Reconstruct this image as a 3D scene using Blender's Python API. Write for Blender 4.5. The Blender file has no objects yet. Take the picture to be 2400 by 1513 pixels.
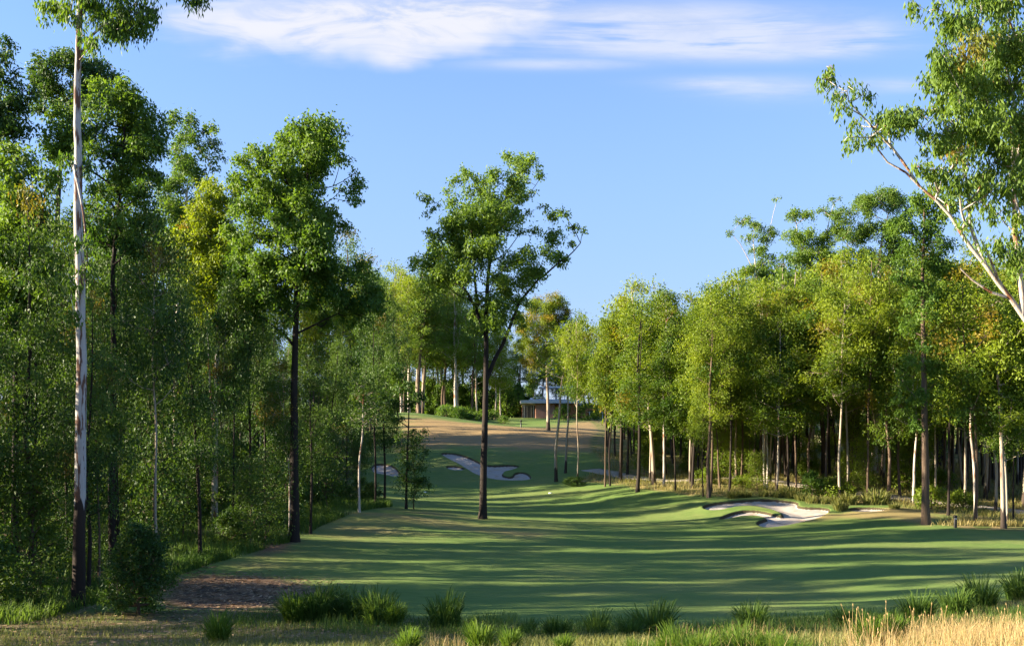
import bpy, math, random
import numpy as np
R = math.radians
F = 2400.0; HX = 1200.0; HY = 1005.0            # level camera: 2400 px focal length, horizon on row 1005 of the photo
rs = np.random.RandomState

# ------------------------------------------------------------------ camera, sky, sun
sc = bpy.context.scene
cam_d = bpy.data.cameras.new("camera"); cam = bpy.data.objects.new("camera", cam_d)
sc.collection.objects.link(cam); sc.camera = cam
cam.location = (0, 0, 0); cam.rotation_euler = (R(90), 0, 0)
cam_d.sensor_width = 36; cam_d.lens = 36; cam_d.shift_y = (HY - 756.5) / 2400.0
cam_d.clip_start = 0.1; cam_d.clip_end = 5000
SUN_AZ = 93.0        # degrees to the left of straight ahead
SUN_EL = 19.0
sun_dir = np.array([-math.sin(R(SUN_AZ)) * math.cos(R(SUN_EL)), math.cos(R(SUN_AZ)) * math.cos(R(SUN_EL)), math.sin(R(SUN_EL))])
sd_ = bpy.data.lights.new("sun", 'SUN'); sd_.energy = 5.0; sd_.angle = R(0.5); sd_.color = (1.0, 0.87, 0.66)
sun = bpy.data.objects.new("sun", sd_); sc.collection.objects.link(sun)
from mathutils import Vector
sun.rotation_euler = Vector(sun_dir).to_track_quat('Z', 'Y').to_euler()
sc.view_settings.view_transform = 'Standard'; sc.view_settings.look = 'None'
sc.view_settings.exposure = 2.2; sc.view_settings.gamma = 1
cy = sc.cycles
cy.use_denoising = True; cy.max_bounces = 6; cy.diffuse_bounces = 3; cy.glossy_bounces = 2
cy.transmission_bounces = 4; cy.transparent_max_bounces = 4; cy.caustics_reflective = False; cy.caustics_refractive = False
cy.use_adaptive_sampling = True; cy.adaptive_threshold = 0.02

class NT:
    """small helper for writing node graphs"""
    def __init__(s, tree): s.t = tree; s.t.nodes.clear()
    def n(s, typ, **kw):
        nd = s.t.nodes.new(typ)
        for k, v in kw.items():
            if k in ('inp',):
                for a, b in v.items(): s.set(nd, a, b)
            else: setattr(nd, k, v)
        return nd
    def set(s, nd, a, b):
        sock = nd.inputs[a]
        if hasattr(b, 'is_output') or isinstance(b, bpy.types.NodeSocket): s.t.links.new(b, sock)
        else: sock.default_value = b
    def math(s, op, a, b=0.0, c=None, clamp=False):
        nd = s.t.nodes.new('ShaderNodeMath'); nd.operation = op; nd.use_clamp = clamp
        s.set(nd, 0, a); s.set(nd, 1, b)
        if c is not None: s.set(nd, 2, c)
        return nd.outputs[0]
    def mixc(s, f, a, b, mode='MIX'):
        nd = s.t.nodes.new('ShaderNodeMix'); nd.data_type = 'RGBA'; nd.blend_type = mode
        s.set(nd, 0, f); s.set(nd, 6, a); s.set(nd, 7, b)
        return nd.outputs[2]
    def noise(s, vec, scale, detail=3, rough=.5, dist=0.0):
        nd = s.t.nodes.new('ShaderNodeTexNoise'); s.set(nd, 'Vector', vec)
        nd.inputs['Scale'].default_value = scale; nd.inputs['Detail'].default_value = detail
        nd.inputs['Roughness'].default_value = rough; nd.inputs['Distortion'].default_value = dist
        return nd.outputs['Fac']
    def mapping(s, vec, scale=(1, 1, 1), loc=(0, 0, 0)):
        nd = s.t.nodes.new('ShaderNodeMapping'); s.set(nd, 'Vector', vec)
        nd.inputs['Scale'].default_value = scale; nd.inputs['Location'].default_value = loc
        return nd.outputs[0]
    def ramp(s, f, lo, hi):
        nd = s.t.nodes.new('ShaderNodeMapRange'); nd.interpolation_type = 'SMOOTHSTEP'
        s.set(nd, 0, f); s.set(nd, 1, lo); s.set(nd, 2, hi); s.set(nd, 3, 0.0); s.set(nd, 4, 1.0)
        return nd.outputs[0]
def rgb(r, g, b): return (r, g, b, 1.0)

# world: physical sky with thin cloud written over it by direction
w = bpy.data.worlds.new("World"); sc.world = w; w.use_nodes = True
N = NT(w.node_tree)
sky = N.n('ShaderNodeTexSky', sky_type='NISHITA', sun_disc=False, sun_elevation=R(SUN_EL), sun_rotation=R(-SUN_AZ),
          altitude=50, air_density=1.0, dust_density=0.2, ozone_density=2.5)
tc = N.n('ShaderNodeTexCoord'); sp = N.n('ShaderNodeSeparateXYZ', inp={0: tc.outputs['Generated']})
yy = N.math('MAXIMUM', sp.outputs['Y'], 0.05)
U = N.math('DIVIDE', sp.outputs['X'], yy); V = N.math('DIVIDE', sp.outputs['Z'], yy)     # tangents of bearing and height
front = N.ramp(sp.outputs['Y'], 0.05, 0.3)
cv = N.n('ShaderNodeCombineXYZ', inp={0: U, 1: V})
def blob(px, py, ax, ay, tilt=0.0):
    u0 = (px - HX) / F; v0 = (HY - py) / F
    du = N.math('SUBTRACT', U, u0); dv = N.math('SUBTRACT', V, v0)
    dv = N.math('SUBTRACT', dv, N.math('MULTIPLY', du, tilt))
    a = N.math('MULTIPLY', du, F / ax); b = N.math('MULTIPLY', dv, F / ay)
    q = N.math('ADD', N.math('MULTIPLY', a, a), N.math('MULTIPLY', b, b))
    return N.math('EXPONENT', N.math('MULTIPLY', q, -1.0))
def addall(l):
    r = l[0]
    for x in l[1:]: r = N.math('ADD', r, x)
    return r
warp = N.noise(N.mapping(cv.outputs[0], (5, 9, 1)), 1.0, 4, .6)
streak = N.noise(N.mapping(cv.outputs[0], (3.0, 26, 1), (3.1, 1.7, 0)), 1.0, 6, .62, .5)
dense = addall([blob(880, 92, 340, 70), blob(700, 45, 260, 55), blob(1150, 40, 420, 62), blob(930, 140, 80, 34)])
thin = addall([blob(1560, 70, 430, 62), blob(1850, 95, 260, 34), blob(600, 20, 260, 60)])
wisp = addall([blob(1800, 210, 170, 26), blob(2110, 200, 90, 14), blob(1640, 195, 120, 14), blob(1300, 150, 200, 14)])
soft = N.math('ADD', N.math('MULTIPLY', warp, 1.1), N.math('MULTIPLY', streak, .5))
d1 = N.ramp(N.math('ADD', N.math('MULTIPLY', dense, .9), N.math('MULTIPLY', N.math('SUBTRACT', soft, .84), 2.6)), 0.05, 1.35)
d1 = N.math('MULTIPLY', d1, N.ramp(dense, .03, .35))
puff = N.noise(N.mapping(cv.outputs[0], (9, 30, 1), (7.7, 2.2, 0)), 1.0, 7, .6, .8)
d1 = N.math('MULTIPLY', d1, N.math('ADD', .62, N.math('MULTIPLY', N.ramp(puff, .34, .56), .38)))
d2 = N.math('MULTIPLY', N.ramp(N.math('MULTIPLY', thin, N.ramp(streak, .22, .66)), 0.0, .7), .72)
d3 = N.math('MULTIPLY', N.math('MULTIPLY', wisp, N.ramp(streak, .25, .65)), .62)
cl = N.math('MAXIMUM', N.math('MAXIMUM', d1, d2), d3)
cl = N.math('MULTIPLY', N.math('MULTIPLY', cl, front), .93)
cloudcol = rgb(3.0, 3.0, 3.2)
hs = N.n('ShaderNodeHueSaturation', inp={'Saturation': 1.12, 'Value': 1.0, 'Color': sky.outputs[0]})
skyc = N.mixc(1.0, hs.outputs[0], rgb(1.08, .95, 1.06), 'MULTIPLY')
low = N.math('MULTIPLY', N.ramp(sp.outputs['Z'],   .48, .04), .74)
skyc = N.mixc(low, skyc, rgb(1.02, 1.62, 2.85))
cloudc2 = N.mixc(N.ramp(puff, .35, .6), rgb(2.45, 2.6, 3.05), cloudcol)
col = N.mixc(cl, skyc, cloudc2)
bg = N.n('ShaderNodeBackground', inp={'Color': col, 'Strength': 0.068})
N.n('ShaderNodeOutputWorld', inp={0: bg.outputs[0]})

# ------------------------------------------------------------------ terrain
CP = [  # photo px, photo py, distance
 (1200,1513,17),(2400,1513,11.5),(1800,1513,14),(600,1513,24),(0,1513,25),(300,1500,26),(2400,1505,20),(1800,1470,25),(1200,1470,29),
 (2400,1425,31),(2000,1440,30),(1500,1450,32),(700,1450,33),(1000,1450,32.5),
 (1200,1400,37.5),(1600,1400,37.5),(2000,1395,37.5),(2400,1375,37.5),(180,1420,34),(-200,1430,34),(450,1400,37),(800,1390,38),
 (1200,1330,46),(1700,1330,46),(2200,1320,46),(2700,1310,46),(850,1320,47),(690,1268,54),(500,1300,48),(100,1330,42),
 (1130,1215,66),(950,1195,69),(850,1198,65),(1300,1240,62),(1550,1262,58),(1000,1260,57),(1800,1250,60),(1800,1290,52),
 (700,1212,64),(480,1200,64),(200,1210,60),(-200,1230,58),(-900,1260,58),
 (1200,1165,84),(1050,1150,88),(1350,1175,80),(960,1160,86),(1500,1180,75),(1600,1215,68),
 (1130,1122,98),(1130,1070,106),(1040,1062,108),(1230,1122,97),(1215,1090,104),(1320,1105,98),(1250,1060,111),(950,1110,100),(900,1085,106),
 (1000,1040,117),(1150,1040,118),(1300,1050,115),(1400,1060,112),(1400,1125,90),
 (980,1000,134),(1100,1000,136),(1300,1010,132),(1410,1020,128),(980,967,152),(1100,984,152),(1200,996,150),(850,970,150),
 (1180,996,160),(1250,988,168),(1400,985,168),(1260,980,182),(1400,980,185),(1100,980,186),(950,975,186),(1000,972,165),
 (1790,1236,63.5),(1790,1171,71),(1700,1180,70),(1880,1190,69),(1900,1222,64.5),(1870,1160,74),(1650,1190,69),
 (2170,1226,61),(2400,1243,58.5),(2090,1188,68.5),(2000,1175,72),(2260,1222,62),(2330,1195,69),(2400,1200,68),(2100,1240,58.5),
 (1500,1152,78),(1620,1163,75),(1420,1135,86),(1700,1125,88),(2000,1130,86),(2300,1150,80),(1600,1120,92),
 (1800,1090,105),(2200,1100,102),(2600,1120,100),(1550,1075,115),(2000,1070,125),(2400,1070,125),(1700,1040,150),(2200,1040,150),
 (500,1130,85),(200,1140,82),(-300,1150,85),(700,1120,88),(800,1060,112),(400,1080,110),(600,1020,145),(200,1030,140),(2900,1100,110),
]
cx = np.array([(p[0] - HX) / F * p[2] for p in CP]); cyy = np.array([p[2] for p in CP], float)
cz = np.array([-(p[1] - HY) / F * p[2] for p in CP])
EX = [(-14,10,-2.9),(0,10,-2.45),(14,10,-2.1),(-6,0,-1.75),(0,0,-1.65),(6,0,-1.6),(-40,0,-3),(40,0,-1.8),(0,-30,-1),(-60,30,-6),(70,30,-5),(60,0,-3),
      (-110,60,-5),(-110,120,-3),(120,60,-5),(130,120,-3),(-120,230,4),(0,240,4),(120,240,3),(-60,300,6),(60,300,6),(0,320,6),(-140,320,6),(150,320,6)]
cx = np.append(cx, [e[0] for e in EX]); cyy = np.append(cyy, [e[1] for e in EX]); cz = np.append(cz, [e[2] for e in EX])
C2 = 3.0 ** 2
def _ker(x, y): return np.sqrt((x[:, None] - cx[None]) ** 2 + (y[:, None] - cyy[None]) ** 2 + C2)
_n = len(cx)
A_ = np.zeros((_n + 1, _n + 1)); A_[:_n, :_n] = _ker(cx, cyy) - np.eye(_n) * .8; A_[:_n, _n] = 1; A_[_n, :_n] = 1
w_ = np.linalg.solve(A_, np.append(cz, 0))
def vnoise(x, y, s, seed):
    r = rs(seed); o = 0
    for k in range(6):
        a = r.rand() * 6.28; f = s * (.6 + r.rand()); o = o + np.sin((x * math.cos(a) + y * math.sin(a)) * f + r.rand() * 6.28)
    return o / 6
def base_z(x, y):
    x = np.atleast_1d(np.asarray(x, float)); y = np.atleast_1d(np.asarray(y, float)); o = np.empty(len(x))
    for i in range(0, len(x), 40000):
        o[i:i+40000] = _ker(x[i:i+40000], y[i:i+40000]) @ w_[:_n] + w_[_n]
    return o + .07 * vnoise(x, y, .35, 3) + .03 * vnoise(x, y, 1.1, 4)
_g = np.concatenate([np.arange(7, 60, .12), np.arange(60, 260, .3)])
def at(px, py):
    """point of the ground seen at a photo pixel"""
    x = (px - HX) / F * _g; zr = -(py - HY) / F * _g; d = zr - base_z(x, _g)
    k = np.where(d < 0)[0]
    i = k[0] if len(k) else int(np.argmin(d))
    if i == 0: i = 1
    t = d[i-1] / (d[i-1] - d[i]) if len(k) else 0
    Y = _g[i-1] + (_g[i] - _g[i-1]) * min(max(t, 0), 1)
    X = (px - HX) / F * Y
    return float(X), float(Y)
def plan(pts): return np.array([at(*p) for p in pts])
def sdist(x, y, P):
    """signed distance to a closed plan polygon, positive inside"""
    d = np.full(len(x), 1e9); ins = np.zeros(len(x), bool)
    for i in range(len(P)):
        a = P[i]; b = P[(i + 1) % len(P)]; e = b - a; L = e @ e + 1e-9
        t = np.clip(((x - a[0]) * e[0] + (y - a[1]) * e[1]) / L, 0, 1)
        d = np.minimum(d, np.hypot(x - a[0] - t * e[0], y - a[1] - t * e[1]))
        c = ((a[1] > y) != (b[1] > y)) & (x < (b[0] - a[0]) * (y - a[1]) / (b[1] - a[1] + 1e-12) + a[0])
        ins ^= c
    return np.where(ins, d, -d)
def smooth_poly(P, k=2):
    for _ in range(k):
        Q = []
        for i in range(len(P)):
            a = P[i]; b = P[(i + 1) % len(P)]; Q += [a * .75 + b * .25, a * .25 + b * .75]
        P = np.array(Q)
    return P
BUNK = [smooth_poly(plan(p)) for p in (
 [(1643,1188),(1665,1180),(1735,1173),(1790,1170),(1830,1172),(1875,1177),(1868,1189),(1955,1190),(1930,1212),(1880,1224),(1840,1233),(1793,1238),(1770,1229),(1778,1221),(1800,1216),(1780,1209),(1745,1208),(1715,1214),(1684,1220),(1688,1212),(1715,1202),(1750,1195),(1790,1198),(1832,1210),(1834,1203),(1800,1191),(1760,1185),(1720,1188),(1690,1196),(1655,1196)],
 [(1985,1191),(2040,1188),(2094,1194),(2060,1200),(1998,1200)],
 [(1028,1062),(1060,1061),(1090,1068),(1120,1082),(1145,1092),(1200,1089),(1222,1093),(1200,1101),(1180,1105),(1178,1115),(1200,1119),(1206,1107),(1232,1106),(1247,1117),(1240,1126),(1195,1126),(1150,1122),(1112,1110),(1085,1092),(1048,1074)],
 [(1042,1092),(1070,1091),(1095,1099),(1080,1103),(1052,1101)],
 [(870,1088),(905,1086),(928,1094),(942,1113),(930,1119),(905,1113),(870,1107)])]
def bunk_sd(x, y):
    s = np.full(len(x), -50.0)
    for P in BUNK:
        m = (x > P[:, 0].min() - 4) & (x < P[:, 0].max() + 4) & (y > P[:, 1].min() - 5) & (y < P[:, 1].max() + 5)
        if m.any(): s[m] = np.maximum(s[m], sdist(x[m], y[m], P))
    return s
def sstep(a, b, v): t = np.clip((v - a) / (b - a), 0, 1); return t * t * (3 - 2 * t)
def ground_z(x, y):
    z = base_z(x, y); s = bunk_sd(np.atleast_1d(x), np.atleast_1d(y))
    z = z + .06 * np.exp(-(np.minimum(s, 0) / .7) ** 2) * (s < 0) + np.where(s >= 0, .06, 0) - .21 * sstep(0.0, .12, s) - .12 * sstep(.2, 1.6, s)
    return z
def gz(x, y): return float(ground_z(np.array([x]), np.array([y]))[0])
def spaced(segs):
    o = []
    for a, b, s in segs: o += list(np.arange(a, b, s))
    return np.array(o)
gx = spaced([(-600,-120,40),(-120,-60,6),(-60,-30,.8),(-30,-15,.4),(-15,-8.5,.18),(-8.5,3,.1),(3,11,.25),(11,31,.1),(31,50,.45),(50,130,3),(130,640,40)])
gy = spaced([(-90,-10,20),(-10,8,2),(8,30,.3),(30,60,.3),(60,76,.1),(76,94,.3),(94,112,.11),(112,150,.4),(150,190,.7),(190,330,6),(330,1500,60)])
XX, YY = np.meshgrid(gx, gy); fx = XX.ravel(); fy = YY.ravel()
fz = ground_z(fx, fy)
bs = bunk_sd(fx, fy)
EL_Y = [0,20,34,45,54,60,66,72,80,95,115,150,400]; EL_X = [-15,-15,-14,-13,-11.4,-11,-9.6,-8.2,-10.5,-13.5,-15.5,-17,-20]
def edge_left(y): return np.interp(y, EL_Y, EL_X)
WR = plan([(1425,1100),(1335,1128),(1440,1133),(1500,1148),(1620,1160),(1700,1165),(1860,1164),(1890,1182),(2000,1183),(2095,1184),(2240,1212),(2190,1230),(2290,1240),(2420,1246),(2700,1250)])
WR = np.vstack([WR, [(200, 60), (200, 400), (10, 400), (12, 190), (13, 150), (9, 120)]])
BANK = plan([(-100,1440),(300,1430),(650,1425),(900,1440),(1200,1462),(1500,1468),(1800,1462),(2100,1440),(2420,1400)])
BANK = np.vstack([[(-300, 34)], BANK, [(300, 30), (300, -90), (-300, -90)]])
STRAW = plan([(930,985),(975,975),(1120,992),(1230,1001),(1300,1000),(1330,990),(1430,985),(1440,1050),(1380,1062),(1200,1052),(1060,1045),(930,1060)])
DIRT = plan([(380,1365),(480,1345),(600,1350),(720,1365),(760,1385),(700,1400),(640,1425),(500,1432),(370,1425)])
DIRT2 = plan([(560,1262),(620,1225),(690,1225),(680,1285),(600,1300)])
TAN = plan([(700,1215),(820,1190),(1000,1198),(1150,1218),(1300,1240),(1250,1262),(1000,1255),(850,1262),(740,1260),(600,1345),(480,1330),(600,1290)])
TAN2 = plan([(1860,1212),(1990,1198),(2130,1188),(2200,1195),(2180,1232),(2100,1215),(2000,1210),(1900,1222)])
n1 = vnoise(fx, fy, 1.3, 11); n2 = vnoise(fx, fy, 3.1, 12); wob = n1 * .7 + n2 * .35
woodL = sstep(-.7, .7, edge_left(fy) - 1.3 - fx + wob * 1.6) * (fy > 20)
woodR = sstep(-.4, .5, sdist(fx, fy, WR) + wob * .5)
bank = sstep(-.6, .8, sdist(fx, fy, BANK) + wob * .8)
straw = np.maximum(sstep(-2.5, 3.5, sdist(fx, fy, STRAW) + wob * 3), .75 * sstep(-.8, .9, sdist(fx, fy, TAN2) + wob))
straw = np.maximum(straw, .6 * np.clip(.55 + .9 * vnoise(fx, fy * 2.2, .8, 19), 0, 1) * sstep(-1.5, 2.5, sdist(fx, fy, TAN) + wob * 2))
dirt = np.maximum(sstep(-.6, .8, sdist(fx, fy, DIRT) + wob), sstep(-.6, .8, sdist(fx, fy, DIRT2) + wob))
far = sstep(186, 200, fy)
woodR = np.maximum(woodR, far)

def make_mesh(name, verts, faces4=None, faces=None, smooth=False):
    me = bpy.data.meshes.new(name)
    if faces4 is not None:
        nv = len(verts); nf = len(faces4); k = faces4.shape[1]
        me.vertices.add(nv); me.vertices.foreach_set('co', np.ascontiguousarray(verts, dtype=np.float32).ravel())
        me.loops.add(nf * k); me.polygons.add(nf)
        me.polygons.foreach_set('loop_start', np.arange(0, nf * k, k, dtype=np.int32))
        me.polygons.foreach_set('loop_total', np.full(nf, k, dtype=np.int32))
        me.loops.foreach_set('vertex_index', np.ascontiguousarray(faces4, dtype=np.int32).ravel())
        if smooth: me.polygons.foreach_set('use_smooth', np.ones(nf, dtype=bool))
        me.update(calc_edges=True)
    else:
        me.from_pydata([tuple(v) for v in verts], [], faces)
        if smooth:
            for p in me.polygons: p.use_smooth = True
        me.update()
    return me
def link(name, me, mat=None, parent=None):
    o = bpy.data.objects.new(name, me); sc.collection.objects.link(o)
    if mat is not None and me is not None and not me.materials: me.materials.append(mat)
    if parent is not None: o.parent = parent
    return o
def tag(o, label=None, cat=None, group=None, kind=None):
    if label: o['label'] = label
    if cat: o['category'] = cat
    if group: o['group'] = group
    if kind: o['kind'] = kind
    return o
def empty(name, loc=(0, 0, 0), rz=0.0, s=1.0):
    o = bpy.data.objects.new(name, None); sc.collection.objects.link(o)
    o.location = loc; o.rotation_euler = (0, 0, rz); o.scale = (s, s, s); o.empty_display_size = .3
    return o
def fattr(me, name, vals):
    a = me.attributes.new(name, 'FLOAT', 'POINT'); a.data.foreach_set('value', np.ascontiguousarray(vals, dtype=np.float32))

# ------------------------------------------------------------------ materials
def mat(name):
    m = bpy.data.materials.new(name); m.use_nodes = True; return m, NT(m.node_tree)
def bsdf(N, color, rough=.8, spec=.2, normal=None):
    b = N.n('ShaderNodeBsdfPrincipled', inp={'Base Color': color, 'Roughness': rough, 'Specular IOR Level': spec})
    if normal is not None: N.set(b, 'Normal', normal)
    return b.outputs[0]
def bump(N, h, dist, strength=1.0):
    return N.n('ShaderNodeBump', inp={'Height': h, 'Distance': dist, 'Strength': strength}).outputs[0]
def out(N, s): N.n('ShaderNodeOutputMaterial', inp={0: s})

def leaf_mat(name, dark, light, orange=(.27, .15, .018), trans=.42, tcol=(1.5, 1.45, .55), rnd=.35):
    m, N = mat(name)
    t = N.n('ShaderNodeAttribute', attribute_name='tint').outputs['Fac']
    tip = N.n('ShaderNodeAttribute', attribute_name='tip').outputs['Fac']
    oi = N.n('ShaderNodeObjectInfo').outputs['Random']
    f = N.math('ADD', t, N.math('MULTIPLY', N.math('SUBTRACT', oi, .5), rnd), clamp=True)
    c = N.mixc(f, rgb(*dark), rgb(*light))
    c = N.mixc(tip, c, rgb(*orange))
    tc = N.mixc(1.0, c, rgb(*tcol), 'MULTIPLY')
    d = bsdf(N, c, .55, .25)
    tr = N.n('ShaderNodeBsdfTranslucent', inp={'Color': tc}).outputs[0]
    mx = N.n('ShaderNodeMixShader', inp={0: trans, 1: d, 2: tr}).outputs[0]
    out(N, mx); return m
M = {}
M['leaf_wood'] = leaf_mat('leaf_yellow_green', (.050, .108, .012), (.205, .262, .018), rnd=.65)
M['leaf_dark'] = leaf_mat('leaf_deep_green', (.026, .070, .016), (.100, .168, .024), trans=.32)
M['leaf_gum'] = leaf_mat('leaf_grey_green', (.072, .136, .024), (.155, .238, .034))
M['leaf_shrub'] = leaf_mat('leaf_shrub', (.045, .105, .016), (.135, .220, .028))
M['leaf_bright'] = leaf_mat('leaf_bright', (.075, .135, .012), (.19, .25, .02))

def bark_mat(name, a, b, patch, pscale=(3, 3, .8), lo=.5, hi=.62, foot=0.0, footc=(.035, .025, .02)):
    m, N = mat(name)
    co = N.n('ShaderNodeTexCoord').outputs['Object']
    fine = N.noise(N.mapping(co, (9, 9, 1.2)), 1.6, 5, .65)
    c = N.mixc(fine, rgb(*a), rgb(*b))
    p = N.ramp(N.noise(N.mapping(co, pscale), 1.0, 4, .6), lo, hi)
    c = N.mixc(p, c, rgb(*patch))
    if foot > 0:
        z = N.n('ShaderNodeSeparateXYZ', inp={0: co}).outputs['Z']
        zz = N.math('ADD', z, N.math('MULTIPLY', N.noise(N.mapping(co, (6, 6, .5)), 1.0, 3), 1.6))
        c = N.mixc(N.ramp(zz, foot + .95, foot + .8), c, rgb(*footc))
    out(N, bsdf(N, c, .85, .15, bump(N, fine, .03, .6))); return m
M['bark_white'] = bark_mat('bark_white', (.33, .30, .27), (.52, .49, .46), (.14, .075, .05), (6, 6, .9), .515, .57, 3.4)
M['bark_pale'] = bark_mat('bark_pale', (.27, .22, .16), (.40, .34, .26), (.16, .085, .05), (4, 4, .5), .52, .66, 1.0, (.06, .045, .035))
M['bark_limb'] = bark_mat('bark_limb', (.38, .33, .27), (.52, .46, .40), (.22, .10, .05), (3, 3, .8), .5, .62)
M['bark_dark'] = bark_mat('bark_dark', (.016, .012, .010), (.042, .032, .026), (.075, .055, .04), (4, 4, .6), .6, .75)
M['bark_brown'] = bark_mat('bark_brown', (.07, .048, .034), (.13, .09, .06), (.22, .16, .11), (5, 5, .6), .55, .7)

# ground
m, N = mat('ground_cover'); M['ground'] = m
geo = N.n('ShaderNodeNewGeometry').outputs['Position']
def A(nm): return N.n('ShaderNodeAttribute', attribute_name=nm).outputs['Fac']
nf = N.noise(geo, 9.0, 4, .7); nm = N.noise(geo, 1.1, 4, .6); nl = N.noise(geo, .16, 3, .55)
nbig = N.noise(N.mapping(geo, (.05, .12, .1)), 1.0, 3, .5)
fair = N.mixc(nm, rgb(.115, .188, .046), rgb(.162, .235, .055))
fair = N.mixc(N.ramp(nl, .42, .68), fair, rgb(.175, .215, .062))
fair = N.mixc(N.math('MULTIPLY', nf, .35), fair, rgb(.07, .11, .028))
fair = N.mixc(N.math('MULTIPLY', N.ramp(nm, .60, .75), .35), fair, rgb(.16, .15, .055))
mot = N.noise(N.mapping(geo, (1.2, 3.2, 1)), 1.0, 5, .7)
fair = N.mixc(N.math('MULTIPLY', N.ramp(mot, .45, .68), .5), fair, rgb(.080, .135, .032))
fair = N.mixc(N.math('MULTIPLY', N.ramp(mot, .46, .30), .4), fair, rgb(.20, .215, .075))
strw = N.mixc(nm, rgb(.27, .18, .08), rgb(.37, .26, .125)); strw = N.mixc(N.math('MULTIPLY', nf, .4), strw, rgb(.20, .14, .065))
c = N.mixc(A('straw'), fair, strw)
litter = N.mixc(N.ramp(nf, .3, .7), rgb(.19, .145, .06), rgb(.30, .235, .105)); litter = N.mixc(N.ramp(nm, .42, .6), litter, rgb(.11, .14, .035))
c = N.mixc(A('woodr'), c, litter)
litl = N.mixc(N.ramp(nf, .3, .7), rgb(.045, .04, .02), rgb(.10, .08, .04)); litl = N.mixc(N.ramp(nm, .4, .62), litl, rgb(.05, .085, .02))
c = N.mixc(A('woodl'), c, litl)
bk = N.mixc(N.ramp(nf, .3, .7), rgb(.10, .085, .04), rgb(.21, .16, .08)); bk = N.mixc(N.ramp(nm, .45, .65), bk, rgb(.075, .10, .03))
c = N.mixc(A('bank'), c, bk)
dc = N.mixc(N.ramp(nf, .35, .65), rgb(.15, .085, .05), rgb(.27, .17, .10)); dc = N.mixc(N.ramp(nm, .5, .6), dc, rgb(.10, .07, .05))
c = N.mixc(A('dirt'), c, dc)
sd_a = A('sandd')
soil = rgb(.07, .055, .03)
c = N.mixc(N.ramp(sd_a, -.03, .02), c, soil)
sand = N.mixc(N.noise(geo, 2.2, 4, .6), rgb(.36, .315, .27), rgb(.45, .40, .35)); sand = N.mixc(N.ramp(N.noise(N.mapping(geo, (1.5, 1.5, 6)), 1.0, 3), .50, .72), sand, rgb(.37, .28, .21))
sdn = N.math('ADD', sd_a, N.math('MULTIPLY', N.math('SUBTRACT', nf, .5), .10))
c = N.mixc(N.ramp(sdn, .09, .13), c, sand)
h = N.math('ADD', N.math('MULTIPLY', nf, .6), N.math('MULTIPLY', nm, 1.0))
h = N.math('ADD', h, N.math('MULTIPLY', mot, .8))
g = bsdf(N, c, .9, .1, bump(N, h, .06, .55))
out(N, g)
nxg = len(gx); nyg = len(gy)
ii = (np.arange(nyg - 1)[:, None] * nxg + np.arange(nxg - 1)[None]).ravel()
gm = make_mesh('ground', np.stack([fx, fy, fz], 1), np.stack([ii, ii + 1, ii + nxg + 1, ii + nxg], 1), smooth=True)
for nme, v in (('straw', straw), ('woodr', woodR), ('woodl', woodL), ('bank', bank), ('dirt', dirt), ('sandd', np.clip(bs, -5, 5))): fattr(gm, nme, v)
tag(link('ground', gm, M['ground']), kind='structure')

def simple(name, c, rough=.7, spec=.3, c2=None, scale=3.0, metal=0):
    m, N = mat(name); co = N.n('ShaderNodeTexCoord').outputs['Object']
    cc = N.mixc(N.noise(co, scale, 4, .6), rgb(*c), rgb(*(c2 or tuple(v * 1.25 for v in c))))
    out(N, bsdf(N, cc, rough, spec)); return m

# cart path: a low slab following the ground through the trees
def ribbon(name, pts, width, label_kind='structure', lift=.05):
    P = np.array(pts, float); t = np.linspace(0, len(P) - 1, 60)
    # Catmull-like smoothing
    X = np.interp(t, range(len(P)), P[:, 0]); Y = np.interp(t, range(len(P)), P[:, 1])
    for _ in range(6):
        X[1:-1] = (X[:-2] + 2 * X[1:-1] + X[2:]) / 4; Y[1:-1] = (Y[:-2] + 2 * Y[1:-1] + Y[2:]) / 4
    dx = np.gradient(X); dy = np.gradient(Y); L = np.hypot(dx, dy); nx = -dy / L; ny = dx / L
    cols = []; offs = [-.5, -.5, -.25, 0, .25, .5, .5]; low = [-.25, 0, 0, 0, 0, 0, -.25]
    for o_, l_ in zip(offs, low):
        x = X + nx * o_ * width; y = Y + ny * o_ * width; z = ground_z(x, y) + lift + l_; cols.append(np.stack([x, y, z], 1))
    V_ = np.stack(cols, 1).reshape(-1, 3); n = len(X); k = len(offs)
    i = (np.arange(n - 1)[:, None] * k + np.arange(k - 1)[None]).ravel()
    me = make_mesh(name, V_, np.stack([i, i + 1, i + k + 1, i + k], 1)[:, ::-1])
    return tag(link(name, me, M['path']), kind=label_kind)
M['path'] = simple('path_concrete', (.32, .27, .22), .9, .1, (.42, .37, .31), 1.5)
ribbon('path', [at(1385, 1100), at(1430, 1108), at(1500, 1121), at(1600, 1128), at(1680, 1122), at(1760, 1118), at(1850, 1135), at(1950, 1150), at(2050, 1158), at(2140, 1172), at(2330, 1192), at(2420, 1203), at(2600, 1215)], 2.2)

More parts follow.
